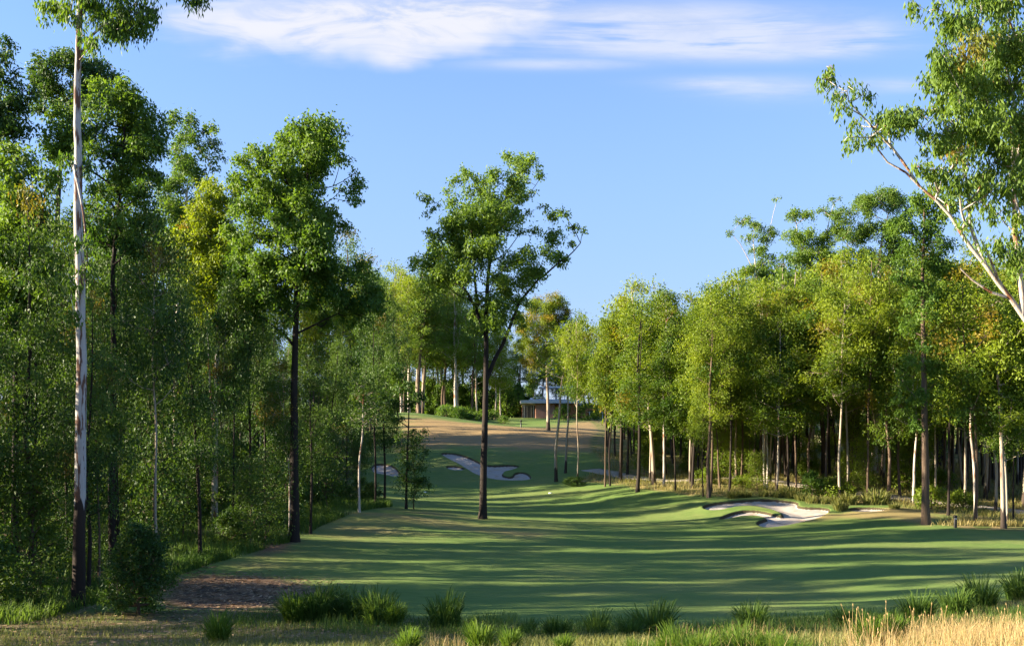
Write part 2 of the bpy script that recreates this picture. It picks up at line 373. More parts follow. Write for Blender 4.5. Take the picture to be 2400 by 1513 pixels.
# ------------------------------------------------------------------ tree builder
def bez(a, b, c, n): 
    t = np.linspace(0, 1, n + 1)[1:, None]; return (1 - t) ** 2 * a + 2 * (1 - t) * t * b + t * t * c
class Skel:
    def __init__(s): s.p = []; s.par = []; s.fix = []; s.ok = []
    def add(s, p, par, r=0.0, ok=True): s.p.append(np.array(p, float)); s.par.append(par); s.fix.append(r); s.ok.append(ok); return len(s.p) - 1
def grow(trunk, clumps, seed, r0=.2, r1=.05, guides=(), start=.35, twig_r=.012, expo=.5, leafL=.24, leafW=.09, dens=60, droop=.6, sides=7,
         tipp=0.0, tint=(.5, .22), subs=6, limb_min=10**9, flat=1.0, bias=0.0):
    """trunk: polyline; clumps: (x,y,z,r) rows. Returns wood mesh data and leaf mesh data."""
    r = rs(seed); S = Skel(); T = np.array(trunk, float)
    seg = np.r_[0, np.cumsum(np.linalg.norm(np.diff(T, axis=0), axis=1))]; L = seg[-1]; n = max(6, int(L / .7))
    tt = np.linspace(0, L, n + 1); pts = np.stack([np.interp(tt, seg, T[:, k]) for k in range(3)], 1)
    for _ in range(2): pts[1:-1] = (pts[:-2] + 2 * pts[1:-1] + pts[2:]) / 4
    pts[1:, :2] += r.normal(0, .018 * L / 15, (n, 2)).cumsum(0) * .5
    prev = -1; H = pts[-1, 2]
    for k, p in enumerate(pts):
        f = k / n; prev = S.add(p, prev, r0 * (1 + .6 * math.exp(-f * n * 1.1)) * (1 - f) ** .8 + r1, f > start)
    S.fix[-1] = r1
    for gpts, ga, gb in guides:
        G = np.array(gpts, float)
        P_ = np.array(S.p); j = int(np.argmin(np.linalg.norm(P_ - G[0], axis=1)))
        seg = np.r_[0, np.cumsum(np.linalg.norm(np.diff(G, axis=0), axis=1))]; m = max(3, int(seg[-1] / .6)); tt = np.linspace(0, seg[-1], m + 1)
        gp = np.stack([np.interp(tt, seg, G[:, k]) for k in range(3)], 1); gp[1:-1] = (gp[:-2] + 2 * gp[1:-1] + gp[2:]) / 4
        for k in range(1, m + 1): j = S.add(gp[k] + r.normal(0, .03, 3), j, ga + (gb - ga) * k / m)
    C = np.array(clumps, float)
    axis = np.array([p for p, o in zip(S.p, S.ok) if o]); d0 = np.array([np.linalg.norm(axis - c[:3], axis=1).min() for c in C])
    ends = []
    for ci in np.argsort(d0):
        c = C[ci, :3]; P_ = np.array(S.p); v = c - P_; hd = np.hypot(v[:, 0], v[:, 1]); d = np.linalg.norm(v, axis=1)
        cost = d + 1.3 * np.maximum(0, .45 * hd - v[:, 2]) + np.where(np.array(S.ok), 0, 1e3)
        j = int(np.argmin(cost)); a = S.p[j]; dd = max(d[j], .2)
        mid = a * .5 + c * .5 + np.array([0, 0, -.10 * dd]) + r.normal(0, .06 * dd, 3)
        k = max(2, int(dd / .55)); q = bez(a, mid, c, k)
        for p in q: j = S.add(p, j)
        ends.append((ci, j))
    n = len(S.p); cnt = np.zeros(n)
    for ci, j in ends: cnt[j] += 1
    par = np.array(S.par)
    for j in range(n - 1, 0, -1): cnt[par[j]] += cnt[j]
    rad = np.array([S.fix[j] if S.fix[j] > 0 else twig_r * 1.6 * max(cnt[j], 1) ** expo for j in range(n)])
    for j in range(1, n):
        if S.fix[j] == 0: rad[j] = min(rad[j], rad[par[j]] * .85)
    P_ = np.array(S.p); kids = [[] for _ in range(n)]
    for j in range(1, n): kids[par[j]].append(j)
    chains = []; stack = [(0, None)]
    while stack:
        s0, p0 = stack.pop(); ch = [] if p0 is None else [p0]; j = s0
        while True:
            ch.append(j)
            if not kids[j]: break
            ks = kids[j]; nxt = max(ks, key=lambda q: rad[q] + (10 if S.fix[q] > 0 and q == j + 1 else 0))
            for q in ks:
                if q != nxt: stack.append((q, j))
            j = nxt
        rr = rad[ch].copy()
        if p0 is not None: rr[0] = min(rad[p0], rr[1] * 1.25)
        chains.append((P_[ch], rr))
    # leaf clusters
    cc = []; ct = []; ctip = []; tw = []
    zlo = C[:, 2].min(); zhi = C[:, 2].max() + .01
    for ci, j in ends:
        c = C[ci]; k = subs if c[3] > .45 else max(3, subs - 2)
        dv = r.normal(0, 1, (k, 3)); dv /= np.linalg.norm(dv, axis=1)[:, None]; dv[:, 2] = np.where(dv[:, 2] < -.65, -dv[:, 2] * .6, dv[:, 2])
        sp = c[:3] + dv * c[3] * r.uniform(.45, .95, (k, 1)) * np.array([1, 1, flat])
        tn = float(np.clip(r.normal(tint[0], tint[1]) + bias * ((c[2] - zlo) / (zhi - zlo) - .5), 0, 1)); istip = 1.0 if r.rand() < tipp * (.3 + 1.4 * (c[2] - zlo) / (zhi - zlo)) else 0.0  # tint rises with clump height: sunlit crown tops put into the leaf colour
        for s_ in sp:
            cc.append((*s_, c[3])); ct.append(np.clip(tn + r.normal(0, .08), 0, 1)); ctip.append(istip * r.uniform(.2, .75))
            m_ = (c[:3] + s_) / 2 + r.normal(0, .05, 3); tw.append((np.array([c[:3], m_, s_]), np.array([twig_r, twig_r * .8, twig_r * .5])))
    cc = np.array(cc); ct = np.array(ct); ctip = np.array(ctip)
    per = np.maximum(4, (dens * cc[:, 3] ** 2 * r.uniform(.6, 1.4, len(cc)) * 6 / subs / 2)).astype(int)
    idx = np.repeat(np.arange(len(cc)), per); nl_ = len(idx)
    g_ = r.normal(0, 1, (nl_, 3)); g_ *= (cc[idx, 3] * .27)[:, None]; g_[:, 2] *= flat
    pos = cc[idx, :3] + g_; pos[:, 2] -= np.abs(r.normal(0, .12, nl_)) * droop
    ax = r.normal(0, 1, (nl_, 3)); ax /= np.linalg.norm(ax, axis=1)[:, None]; ax += np.array([0, 0, -droop * 1.5]); ax /= np.linalg.norm(ax, axis=1)[:, None]
    rv = r.normal(0, 1, (nl_, 3)); wv = np.cross(ax, rv); wv /= np.linalg.norm(wv, axis=1)[:, None]
    LL = leafL * r.uniform(.65, 1.3, nl_)[:, None]; WW = leafW * r.uniform(.7, 1.3, nl_)[:, None]
    v0 = pos; v2 = pos + ax * LL; md = pos + ax * LL * .45; v1 = md + wv * WW * .5; v3 = md - wv * WW * .5
    LV = np.stack([v0, v1, v2, v3], 1).reshape(-1, 3); LF = np.arange(nl_ * 4).reshape(-1, 4)
    leaf = (LV, LF, np.repeat(np.clip(ct[idx] + r.normal(0, .10, nl_), 0, 1), 4), np.repeat(ctip[idx], 4))
    return chains, tw, leaf, sides
def tubes(chains, sides):
    VV = []; FF = []; off = 0
    for P, rr in chains:
        s = sides if rr.max() > .03 else (5 if rr.max() > .018 else 3)
        if len(P) < 2: continue
        t = np.gradient(P, axis=0); t /= (np.linalg.norm(t, axis=1)[:, None] + 1e-9)
        ref = np.array([0, 1, 0.]) if abs(t[:, 1]).max() < .85 else np.array([1., .1, 0])
        u = np.cross(t, ref); u /= (np.linalg.norm(u, axis=1)[:, None] + 1e-9); v = np.cross(t, u)
        a = np.arange(s) / s * 2 * math.pi
        ring = P[:, None] + rr[:, None, None] * (np.cos(a)[None, :, None] * u[:, None] + np.sin(a)[None, :, None] * v[:, None])
        n = len(P); VV.append(ring.reshape(-1, 3))
        i = np.arange(n - 1)[:, None] * s; k = np.arange(s)[None]; k2 = (k + 1) % s
        FF.append((np.stack([i + k, i + k2, i + s + k2, i + s + k], -1).reshape(-1, 4)) + off); off += n * s
    return np.vstack(VV), np.vstack(FF)
def tree_meshes(data, bark, leafm, name='tree'):
    chains, tw, leaf, sides = data
    v, f = tubes(chains + tw, sides); wm = make_mesh('trunk', v, f, smooth=True); wm.materials.append(M[bark])
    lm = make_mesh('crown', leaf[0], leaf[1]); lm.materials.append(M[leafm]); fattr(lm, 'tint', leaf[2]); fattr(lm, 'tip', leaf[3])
    return wm, lm
def put(meshes, name, loc, rz=0, s=1.0, label=None, cat='tree', group=None, bark=None, leafm=None, parts=('trunk', 'crown'), sxy=None):
    o = empty(name, loc, rz, s)
    if sxy: o.scale = (s * sxy, s * sxy, s)
    tag(o, label, cat, group)
    for me, pn, mm in zip(meshes, parts, (bark, leafm)):
        c = link(pn, me, None, o)
        if mm: c.material_slots[0].link = 'OBJECT'; c.material_slots[0].material = M[mm]
    return o

DENS = 4.2
# --- traced trees: outlines read off the photo at the tree's own distance, with real depth
def traced(name, base, trunkpx, blobs, label, Y=None, seed=1, depth=.45, bark='bark_dark', leafm='leaf_dark', guides=(), yb=0.0, per=1.0, scale_r=1.3, group=None, **kw):
    r = rs(seed + 500)
    if Y is None: bx_, Y = at(*base)
    else: bx_ = (base[0] - HX) / F * Y
    k = Y / F; bz = gz(bx_, Y)
    def loc(px, py, dy=0.0): 
        q = (Y + dy) / F; return ((px - HX) * q - bx_, dy, -(py - HY) * q - bz)
    T = [loc(*p) for p in trunkpx]; T[0] = (T[0][0], 0, -.3)
    B = np.array(blobs, float); cxm = np.median(B[:, 0]); wid = (B[:, 0].max() - B[:, 0].min()) / 2 * k
    C = []
    for px, py, rp in B:
        m = max(1, int(round(per * (rp * k * 1.4 / .55) ** 2)))
        for _ in range(m):
            a = r.rand() * 6.28; q = math.sqrt(r.rand()) * rp * 1.0 if m > 1 else 0
            off = (px - cxm) * k
            half = math.sqrt(max(.15, 1 - (off / (wid + .01)) ** 2)) * wid * depth
            dy = yb + r.uniform(-1, 1) * half
            x, y, z = loc(px + q * math.cos(a), py + q * math.sin(a), dy)
            C.append((x, y, z, max(.32, min(rp * k * scale_r, 1.0) * r.uniform(.75, 1.1))))
    G = [([loc(*p) for p in g], a, b) for g, a, b in guides]
    kw['dens'] = kw.get('dens', 60) * DENS; kw.setdefault('leafL', .21); kw.setdefault('leafW', .09)
    d = grow(T, C, seed, guides=G, **kw)
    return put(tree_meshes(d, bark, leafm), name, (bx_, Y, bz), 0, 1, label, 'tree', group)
def B(s): 
    v = [float(t) for t in s.replace(',', ' ').split()]; return [tuple(v[i:i+3]) for i in range(0, len(v), 3)]

traced('gum_tree', (1130,1215), [(1131,1215),(1133,1100),(1137,980),(1139,860),(1140,760),(1142,690),(1150,600),(1178,500),(1200,410)],
 B("""1195 385 20 1235 385 18 1220 412 22 1182 418 22 1268 414 13 1092 404 16 1072 428 15 1110 428 18 1142 432 20 998 466 16 1040 452 13 1018 486 14 1000 500 10
 1060 492 22 1095 478 24 1130 478 26 1170 468 26 1210 464 24 1242 452 16 1052 530 26 1090 538 28 1130 530 28 1165 538 26 1200 520 22 1236 498 15 1270 484 12
 1014 556 20 1042 584 26 1080 590 28 1120 590 28 1158 590 26 974 604 12 1000 620 20 1020 650 24 1060 642 28 1100 650 26 1290 508 16 1320 500 13 1345 534 16 1368 540 11
 1220 545 14 1250 542 16 1285 556 18 1312 556 18 1342 574 15 1228 590 20 1262 604 20 1300 598 18 1330 606 12 1200 622 18 1240 640 22 1268 636 18 1160 650 20 1190 662 22 1222 672 20
 1130 700 18 1110 735 14 1100 770 12 1215 735 14 1160 722 24 1196 716 24 1226 704 14 1140 752 20 1170 752 22 1200 742 18 1085 690 14 1185 780 12"""),
 'lone tall tree with a dark trunk forking above the lower fairway, open green crown', seed=3, leafm='leaf_gum', r0=.21, r1=.04, start=.42,
 guides=[([(1141,890),(1160,845),(1180,800),(1196,762),(1210,720),(1240,680),(1290,630),(1340,596),(1360,570)],.15,.03), ([(1139,790),(1118,730),(1100,690),(1060,640),(1030,590)],.13,.03), ([(1118,730),(1112,640),(1108,560),(1100,480)],.10,.03)],
 dens=56, tint=(.55,.2), depth=.5)
traced('gum_tree', (690,1268), [(690,1268),(689,1100),(691,900),(694,760),(698,640),(712,500),(722,380)],
 B("""740 318 30 700 322 24 668 340 22 772 345 24 786 385 18 740 370 30 610 360 24 575 385 20 556 420 18 590 415 22 650 395 26 828 408 15 846 446 18 822 470 17 800 446 16 690 430 28 740 430 26
 620 460 26 660 480 28 704 500 30 590 505 26 560 540 24 752 500 26 648 540 28 700 560 30 750 560 30 600 575 28 800 528 18 640 612 30 690 635 30 742 620 30 790 622 26 832 640 24
 862 655 20 880 680 18 600 655 28 560 625 24 640 690 28 762 690 28 812 700 26 862 712 24 885 705 18 580 700 24 540 690 22 715 720 24 660 740 20 600 740 20 540 740 20 830 740 24 780 750 20"""),
 'tall tree with a straight charcoal trunk where the mown grass meets the dark wood', seed=5, leafm='leaf_shrub', per=1.6, r0=.21, r1=.05, start=.40, dens=62, tint=(.75,.22), bias=.5, depth=.6,
 guides=[([(690,800),(650,770),(600,735),(540,712)],.07,.03),([(692,780),(740,760),(790,735)],.06,.03)])
traced('gum_tree', (180,1420), [(180,1420),(184,1300),(187,1100),(189,900),(187,700),(185,500),(183,300),(182,130),(190,-60),(215,-200)],
 B("""128 18 30 165 30 28 205 12 30 245 28 32 285 42 34 318 52 28 345 22 22 195 84 14 218 100 12 305 82 22 270 70 24 150 -50 34 210 -60 36 270 -50 36 330 -40 30 250 -140 36 190 -150 34 310 -120 30 220 -210 30
 462 4 18 440 -14 16 480 -20 16 415 -40 18 184 640 16 200 668 16 166 660 14 190 700 12 205 620 12 150 640 10 160 370 18 205 390 16 190 350 14 176 740 10 200 560 9"""),
 'very tall gum with a peeling white trunk above a blackened base', seed=7, bark='bark_white', leafm='leaf_shrub', r0=.15, r1=.065, start=.62, dens=150, leafL=.2, leafW=.055, droop=1.3, tint=(.4,.2), depth=.5, subs=7,
 guides=[([(182,130),(215,80),(250,50),(290,20)],.06,.02),([(190,0),(280,-30),(360,-10),(440,-20)],.05,.015)])
traced('gum_tree', (265,1325), [(265,1325),(264,1100),(266,900),(262,700),(268,560),(285,420),(290,300)],
 B("""232 232 30 262 215 24 292 212 26 330 245 30 352 290 28 280 270 34 225 285 30 345 345 30 295 345 34 245 350 30 150 262 20 168 290 26 128 300 24 135 335 28 165 345 28 150 380 26 195 330 26 185 385 20
 330 400 30 280 410 32 355 430 24 310 470 30 225 440 28 255 495 30 335 520 28 270 560 28 220 540 24 320 590 26 190 480 20"""),
 'round crowned tree on a thin black trunk close behind the white gum', per=1.6, seed=9, leafm='leaf_shrub', Y=43, r0=.13, r1=.04, start=.5, dens=70, tint=(.5,.28), depth=.7, leafL=.2, leafW=.07, bias=.5)
traced('gum_tree', (2540,1480), [(2540,1480),(2520,1100),(2500,900),(2480,600),(2450,300),(2430,0),(2420,-200)],
 B("""1952 160 24 1940 188 16 1985 214 22 2022 222 22 1972 246 16 2005 290 26 2058 284 26 2100 274 30 2132 288 24 1986 322 22 2040 322 26 2082 308 22 2150 258 18 2186 250 16 2162 300 24 2192 330 26 2152 392 24
 2190 398 26 2230 360 28 2220 300 26 2252 250 28 2202 152 30 2240 142 30 2212 198 28 2262 190 30 2300 150 34 2230 60 26 2200 22 22 2272 60 30 2320 30 32 2300 96 32 2352 92 32 2384 50 34 2350 152 34 2382 204 34
 2300 232 32 2342 252 32 2384 282 32 2280 312 30 2332 332 32 2384 352 32 2252 420 28 2292 402 28 2352 420 28 2182 440 24 2222 482 24 2262 524 20 2312 482 22 2372 472 24 2392 545 24 2332 564 18 2382 622 20 2150 10 14
 2420 100 40 2430 250 40 2210 105 24 2245 40 26 2290 190 28 2330 130 26 2360 20 28 2400 110 28 2350 200 28 2310 280 26 2360 320 28 2400 420 28 2330 380 26 2270 360 26 2210 420 24 2300 450 26 2340 500 26 2390 500 26 2275 480 20 2360 590 22 2395 590 26 2240 320 24 2205 250 24 2430 400 36 2300 -40 36 2380 -40 40 2450 -60 40 2480 150 40 2500 320 40"""),
 'large gum leaning in with peeling pink and white limbs against the blue sky', seed=11, Y=31, bark='bark_limb', leafm='leaf_gum', per=2.0, r0=.24, r1=.06, start=.45, dens=125, leafL=.19, leafW=.055, droop=1.1, tint=(.65,.2), depth=.45, subs=7, tipp=.03,
 guides=[([(2505,900),(2450,800),(2400,745),(2345,672),(2292,602),(2245,530),(2195,470),(2140,420),(2080,380)],.10,.028), ([(2410,750),(2382,620),(2378,480),(2384,330),(2370,200)],.10,.035),
         ([(2300,610),(2270,530),(2270,430),(2250,330)],.07,.03), ([(2140,420),(2085,330),(2030,285),(1985,240)],.05,.02), ([(2365,700),(2330,640),(2300,560)],.06,.02), ([(2360,712),(2310,680),(2250,625)],.05,.02)])
traced('gum_tree', (2170,1228), [(2171,1228),(2168,1100),(2165,950),(2163,800),(2160,680),(2163,580),(2165,480)],
 B("""2152 482 24 2190 500 26 2125 530 24 2210 560 24 2160 560 26 2120 600 24 2205 620 26 2165 640 24 2140 690 22 2185 690 24 2160 740 22 2125 760 20 2200 760 22 2132 845 18 2112 890 18 2140 925 20 2120 965 18 2150 990 16
 2205 850 20 2190 900 16 2160 810 18 2100 930 14 2215 700 18 2110 660 16"""),
 'tall dark trunked tree at the end of the bunker, narrow crown above the wood', seed=13, bark='bark_brown', leafm='leaf_shrub', r0=.20, r1=.04, start=.25, dens=60, tint=(.55,.2), depth=.8)
traced('gum_tree', (1790,1115), [(1790,1110),(1792,900),(1785,750),(1772,640),(1765,560)],
 B("""1742 522 12 1772 528 14 1800 552 13 1760 556 12 1778 590 14 1742 630 10 1802 600 12 1822 466 8 1714 544 8 1755 640 14 1790 640 18 1810 680 22 1770 690 22 1745 720 22 1830 640 14"""),
 'thin gum with sparse tufts rising over the wood, farthest from the bank', Y=104, seed=15, per=1.25, scale_r=1.25, bark='bark_limb', leafm='leaf_gum', r0=.2, r1=.03, start=.5, dens=50, depth=.5,
 guides=[([(1775,650),(1800,560),(1818,480)],.05,.02),([(1772,650),(1740,580),(1716,548)],.05,.02)])
traced('gum_tree', (1900,1110), [(1900,1110),(1902,900),(1905,760),(1912,650),(1930,560)],
 B("""1862 502 14 1888 510 13 1850 552 14 1882 560 18 1905 592 18 1950 468 9 1968 464 8 1932 500 12 1952 540 14 1922 556 16 1942 600 20 1880 620 20 1912 642 22 1860 660 20 1950 660 20 1840 600 10"""),
 'emergent gum with clumped tufts on pale forking limbs over the wood', Y=98, seed=17, per=1.25, scale_r=1.25, bark='bark_limb', leafm='leaf_gum', r0=.22, r1=.04, start=.5, dens=55, depth=.6,
 guides=[([(1912,660),(1880,590),(1862,510)],.07,.025),([(1925,600),(1940,530),(1955,475)],.05,.02)])
traced('gum_tree', (2050,1105), [(2050,1105),(2052,900),(2054,760),(2056,660),(2062,580),(2080,500)],
 B("""1982 510 18 2020 490 20 2060 480 20 2100 472 24 2000 550 18 2042 555 20 2082 535 22 2122 520 20 1992 600 16 2032 612 20 2084 600 22 2002 650 18 2040 690 20 2092 660 22 1965 560 12 2110 580 20"""),
 'broad emergent gum with bright white upper limbs above the yellow crowns', Y=96, seed=19, per=1.25, scale_r=1.25, bark='bark_limb', leafm='leaf_gum', r0=.26, r1=.05, start=.5, dens=52, depth=.6,
 guides=[([(2054,700),(2030,640),(2000,590),(1975,560)],.09,.03),([(2056,660),(2090,600),(2110,530)],.09,.03)])
traced('gum_tree', (410,1180), [(410,1180),(412,900),(418,700),(428,560),(440,430)],
 B("""408 288 17 450 280 18 480 302 17 500 340 15 514 372 14 440 326 20 402 340 18 432 380 22 472 368 18 408 440 24 452 424 20 396 500 24 440 490 22 480 400 10 505 395 9 420 540 24 380 560 24"""),
 'loose crowned gum whose tufts reach out over the dark wood', Y=64, per=1.6, seed=21, bark='bark_limb', leafm='leaf_gum', r0=.2, r1=.04, start=.5, dens=55, depth=.6, tint=(.35,.2),
 guides=[([(425,600),(460,480),(490,400),(510,370)],.06,.02)])
traced('gum_tree', (120,1250), [(120,1250),(122,900),(130,600),(140,400),(165,240)],
 B("""118 150 24 160 145 22 200 160 24 240 170 24 90 190 22 280 192 20 130 200 24 180 205 24 230 215 22 110 245 20 150 255 20 85 235 14 190 250 22"""),
 'old tree with a rounded grey green top showing behind the round crown', Y=58, per=1.6, seed=23, bark='bark_dark', leafm='leaf_dark', r0=.26, r1=.05, start=.6, dens=60, depth=.7, tint=(.6,.2))
traced('gum_tree', (-30,1380), [(-30,1380),(-25,1000),(-20,700),(-15,400),(-5,200)],
 B("""0 110 22 22 140 22 36 178 20 8 190 26 40 225 24 60 245 22 10 260 30 45 290 26 80 210 14 15 320 26 70 300 20 -40 150 30 -50 250 36 35 340 18"""),
 'dark tree at the near end of the wood, its top cut by the picture edge', Y=42, per=1.6, seed=25, leafm='leaf_dark', r0=.2, r1=.04, start=.5, dens=70, depth=.6, tint=(.3,.2), leafL=.2, leafW=.07)
traced('gum_tree', (35,1370), [(35,1370),(34,1100),(36,800),(40,600),(45,420)],
 B("""10 352 22 42 362 24 20 400 30 70 400 28 95 440 26 30 450 30 60 480 30 20 520 30 90 500 24 110 560 26 50 560 30 10 600 30 80 620 30 30 670 30 120 640 24 60 720 30 10 740 30 -30 420 36 -30 560 36 -30 700 36"""),
 'leafy tree with sunlit upper leaves on a thin dark stem', Y=41, per=1.6, seed=27, leafm='leaf_shrub', r0=.14, r1=.03, start=.4, dens=62, depth=.7, tint=(.6,.25), leafL=.2, leafW=.07, bias=.7)
traced('gum_tree', (502,1205), [(502,1205),(503,1000),(505,880),(508,760),(512,640),(515,540)],
 B("""500 436 20 540 440 18 480 470 20 520 480 24 450 500 20 470 520 24 510 530 26 440 560 24 480 570 26 530 580 26 430 610 22 470 620 26 520 630 26 560 640 20 440 660 22 490 670 26 540 690 24 470 710 22 520 730 22 560 480 16 435 530 14"""),
 'tree with several pale pinkish stems rising together inside the dark wood', Y=60, per=1.6, seed=29, bark='bark_limb', leafm='leaf_wood', r0=.16, r1=.04, start=.35, dens=56, depth=.7, tint=(.55,.2), tipp=.05,
 guides=[([(503,1000),(520,900),(528,800),(530,700)],.09,.04),([(503,1020),(492,900),(488,800),(480,680)],.08,.03)])
traced('gum_tree', (1285,1012), [(1285,1012),(1285,950),(1283,880),(1280,800),(1282,740)],
 B("""1262 716 16 1290 708 18 1312 716 16 1240 740 18 1275 740 20 1310 745 18 1230 775 18 1262 775 20 1295 780 20 1225 810 16 1255 815 18 1290 820 18 1240 850 14 1262 860 14 1330 730 10 1325 765 14 1250 890 10"""),
 'tree with orange new leaves beside the clubhouse', seed=31, Y=135, bark='bark_pale', leafm='leaf_wood', r0=.2, r1=.05, start=.3, dens=40, depth=.9, tint=(.7,.2), tipp=.38)
traced('gum_tree', (2352,1237), [(2352,1237),(2350,1100),(2345,950),(2338,850),(2350,760)],
 B("""2370 790 26 2395 770 24 2345 820 22 2385 840 26 2410 800 26 2360 880 22 2340 860 14 2395 900 24 2350 930 18 2390 965 22 2415 950 24 2350 1000 9 2330 830 12"""),
 'slender pale stemmed tree with bright yellow green leaves beside the black post', seed=33, bark='bark_pale', leafm='leaf_bright', r0=.12, r1=.03, start=.45, dens=60, depth=.8, tint=(.7,.2))
traced('gum_tree', (955,1192), [(952,1192),(954,1100),(957,1030),(960,960),(958,900)],
 B("""992 1008 11 965 1010 10 998 1058 9 985 1095 12 960 1090 10 940 1112 10 990 1128 11 950 1060 10 935 985 12 960 950 16 930 950 14 975 930 16 950 900 20 925 880 20 905 920 18 935 1020 10 1000 1130 7"""),
 'thin dark sapling with scattered leaf tufts in front of the farther bunker', seed=35, leafm='leaf_dark', r0=.07, r1=.02, start=.2, dens=70, depth=.9, tint=(.4,.2))

# --- the many slender trees: a few kinds, then copies
def pole(seed, H, start, Rm, n, bark, leafm, wide=.5, cr=(.6, 1.1), **kw):
    r = rs(seed); lean = r.normal(0, .045, 2) * H
    T = [(0, 0, -.3)] + [(lean[0] * t ** 1.5 + r.normal(0, .12), lean[1] * t ** 1.5 + r.normal(0, .12), H * t * .96) for t in (.2, .4, .6, .8, 1)]
    C = []
    while len(C) < n:
        t = r.uniform(start, 1); e = ((t - start) / (1 - start)); prof = (math.sin(math.pi * min(1, (e * .86 + .14)) ** .8)) ** .6
        a = r.rand() * 6.28; q = math.sqrt(r.uniform(.05, 1)) * Rm * prof
        c = (lean[0] * t ** 1.5 + q * math.cos(a), lean[1] * t ** 1.5 + q * math.sin(a), H * t - .3, r.uniform(*cr))
        if all((c[0]-d[0])**2 + (c[1]-d[1])**2 + (c[2]-d[2])**2 > cr[0] ** 2 * 2.2 for d in C) or r.rand() < .08: C.append(c)
    forks = []
    if r.rand() < wide:
        z0 = H * r.uniform(.35, .5); a = r.rand() * 6.28; x0 = lean[0] * .3; y0 = lean[1] * .3
        forks.append(([(x0, y0, z0), (x0 + .8 * math.cos(a), y0 + .8 * math.sin(a), z0 + 2.4), (x0 + 1.5 * math.cos(a), y0 + 1.5 * math.sin(a), z0 + H * .38)], .06, .02))
    return tree_meshes(grow(T, C, seed, guides=forks, start=start * .85, **kw), bark, leafm)
P = {}
P['slim'] = [pole(40 + i, 17, .38 + .07 * (i % 3), 2.0 + .25 * (i % 4), 26 + 2 * i, 'bark_pale', 'leaf_wood', r0=.078, r1=.022, dens=98, cr=(.85, 1.35), subs=9, leafL=.22, leafW=.09, tint=(.5, .30), bias=.3, tipp=(.02, .10, .04)[i % 3]) for i in range(7)]
P['deep'] = [pole(60 + i, 18, .30 + .06 * (i % 3), 2.4 + .3 * (i % 3), 30, 'bark_brown', 'leaf_dark', r0=.13, r1=.03, leafL=.22, leafW=.09, dens=100, cr=(.85, 1.35), subs=9, bias=.4, tint=(.5, .25), tipp=.02) for i in range(5)]
P['open'] = [pole(80 + i, 20, .45, 3.0, 36, 'bark_limb', 'leaf_gum', 1.0, cr=(.8, 1.3), subs=8, r0=.17, r1=.04, dens=75, tint=(.5, .22)) for i in range(4)]
P['sapling'] = [pole(90 + i, 6, .18, .9, 22, 'bark_brown', 'leaf_shrub', 0, r0=.03, r1=.008, dens=75, leafL=.16, leafW=.07, tint=(.5, .25)) for i in range(4)]
P['pole'] = [pole(100 + i, 13, .66, 1.2, 18, 'bark_pale', 'leaf_wood', .3, r0=.07, r1=.02, dens=55, tint=(.5, .22)) for i in range(3)]
def shrub(seed, H, Rm, n, leafm, **kw):
    r = rs(seed); C = []
    for i in range(n):
        t = r.uniform(.08, 1); a = r.rand() * 6.28; q = math.sqrt(r.uniform(.1, 1)) * Rm * math.sin(math.pi * min(1, .25 + .72 * t)) ** .7
        C.append((q * math.cos(a), q * math.sin(a), H * t * .92, r.uniform(.25, .42) * min(1, Rm)))
    T = [(0, 0, -.1), (.05, 0, H * .3), (0, .05, H * .8)]
    return tree_meshes(grow(T, C, seed, r0=.035, r1=.01, start=.05, twig_r=.006, subs=5, **kw), 'bark_brown', leafm)
P['shrub'] = [shrub(110 + i, 2.0, .95, 55, 'leaf_shrub', dens=420, leafL=.12, leafW=.06, droop=.2, tint=(.45, .25)) for i in range(3)]
P['fern'] = [shrub(120 + i, 1.1, .9, 34, 'leaf_bright', dens=260, leafL=.16, leafW=.06, droop=.3, tint=(.5, .25)) for i in range(2)]

hN = {'slim': 17, 'deep': 18, 'open': 20, 'sapling': 6, 'pole': 13, 'shrub': 2.0, 'fern': 1.1}
rr_ = rs(77)
placed = []
def plant(kind, x, y, h, label, group, name, cat='tree', bark=None, leafm=None, i=None, parts=('trunk', 'crown'), wide=1.0):
    v = P[kind]; i = rr_.randint(len(v)) if i is None else i
    s = h / hN[kind]; sxy = (1 + (1 / max(s, .3) - 1) * .4) * wide * rr_.uniform(.9, 1.12)
    placed.append((x, y))
    return put(v[i], name, (x, y, gz(x, y)), rr_.rand() * 6.28, s, label, cat, group, bark, leafm, parts, sxy)

# front row of the sunlit wood and other trees one can tell apart
def stand(kind, px, py, top, label, bark=None, leafm=None, i=None, name='gum_tree', wide=1.0, group=None):
    x, y = at(px, py); h = (py - top) / F * y
    return plant(kind, x, y, h, label, group, name, bark=bark, leafm=leafm, i=i, wide=wide)
stand('pole', 1303, 1128, 745, 'thin tree with a curved half dark stem, first of the row before the clubhouse', 'bark_pale', i=0, wide=1.4)
stand('pole', 1325, 1108, 760, 'thin straight pale stem standing in front of the red brick wall', 'bark_pale', i=1, wide=1.2)
stand('slim', 1352, 1135, 735, 'pale tree with a shrub at its foot at the edge of the fairway', 'bark_pale', i=2, wide=.8)
stand('slim', 1418, 1140, 742, 'very thin dark stem beside the cart path bend', 'bark_brown', i=5, wide=.8)
stand('slim', 1430, 1138, 700, 'thin dark stem with low side leaves next to the cart path', 'bark_dark', i=4, wide=.8)
stand('deep', 1494, 1152, 690, 'stout black trunk with a high forked head at the corner of the wood', 'bark_dark', 'leaf_wood', i=1)
stand('slim', 1556, 1140, 676, 'tree with a swept cream trunk curving from its foot', 'bark_limb', i=5)
stand('slim', 1583, 1150, 760, 'short dark double trunk between cream stems', 'bark_dark', i=6, wide=.8)
stand('deep', 1622, 1143, 700, 'dark trunk standing on the cart path edge', 'bark_dark', 'leaf_wood', i=3, wide=.8)
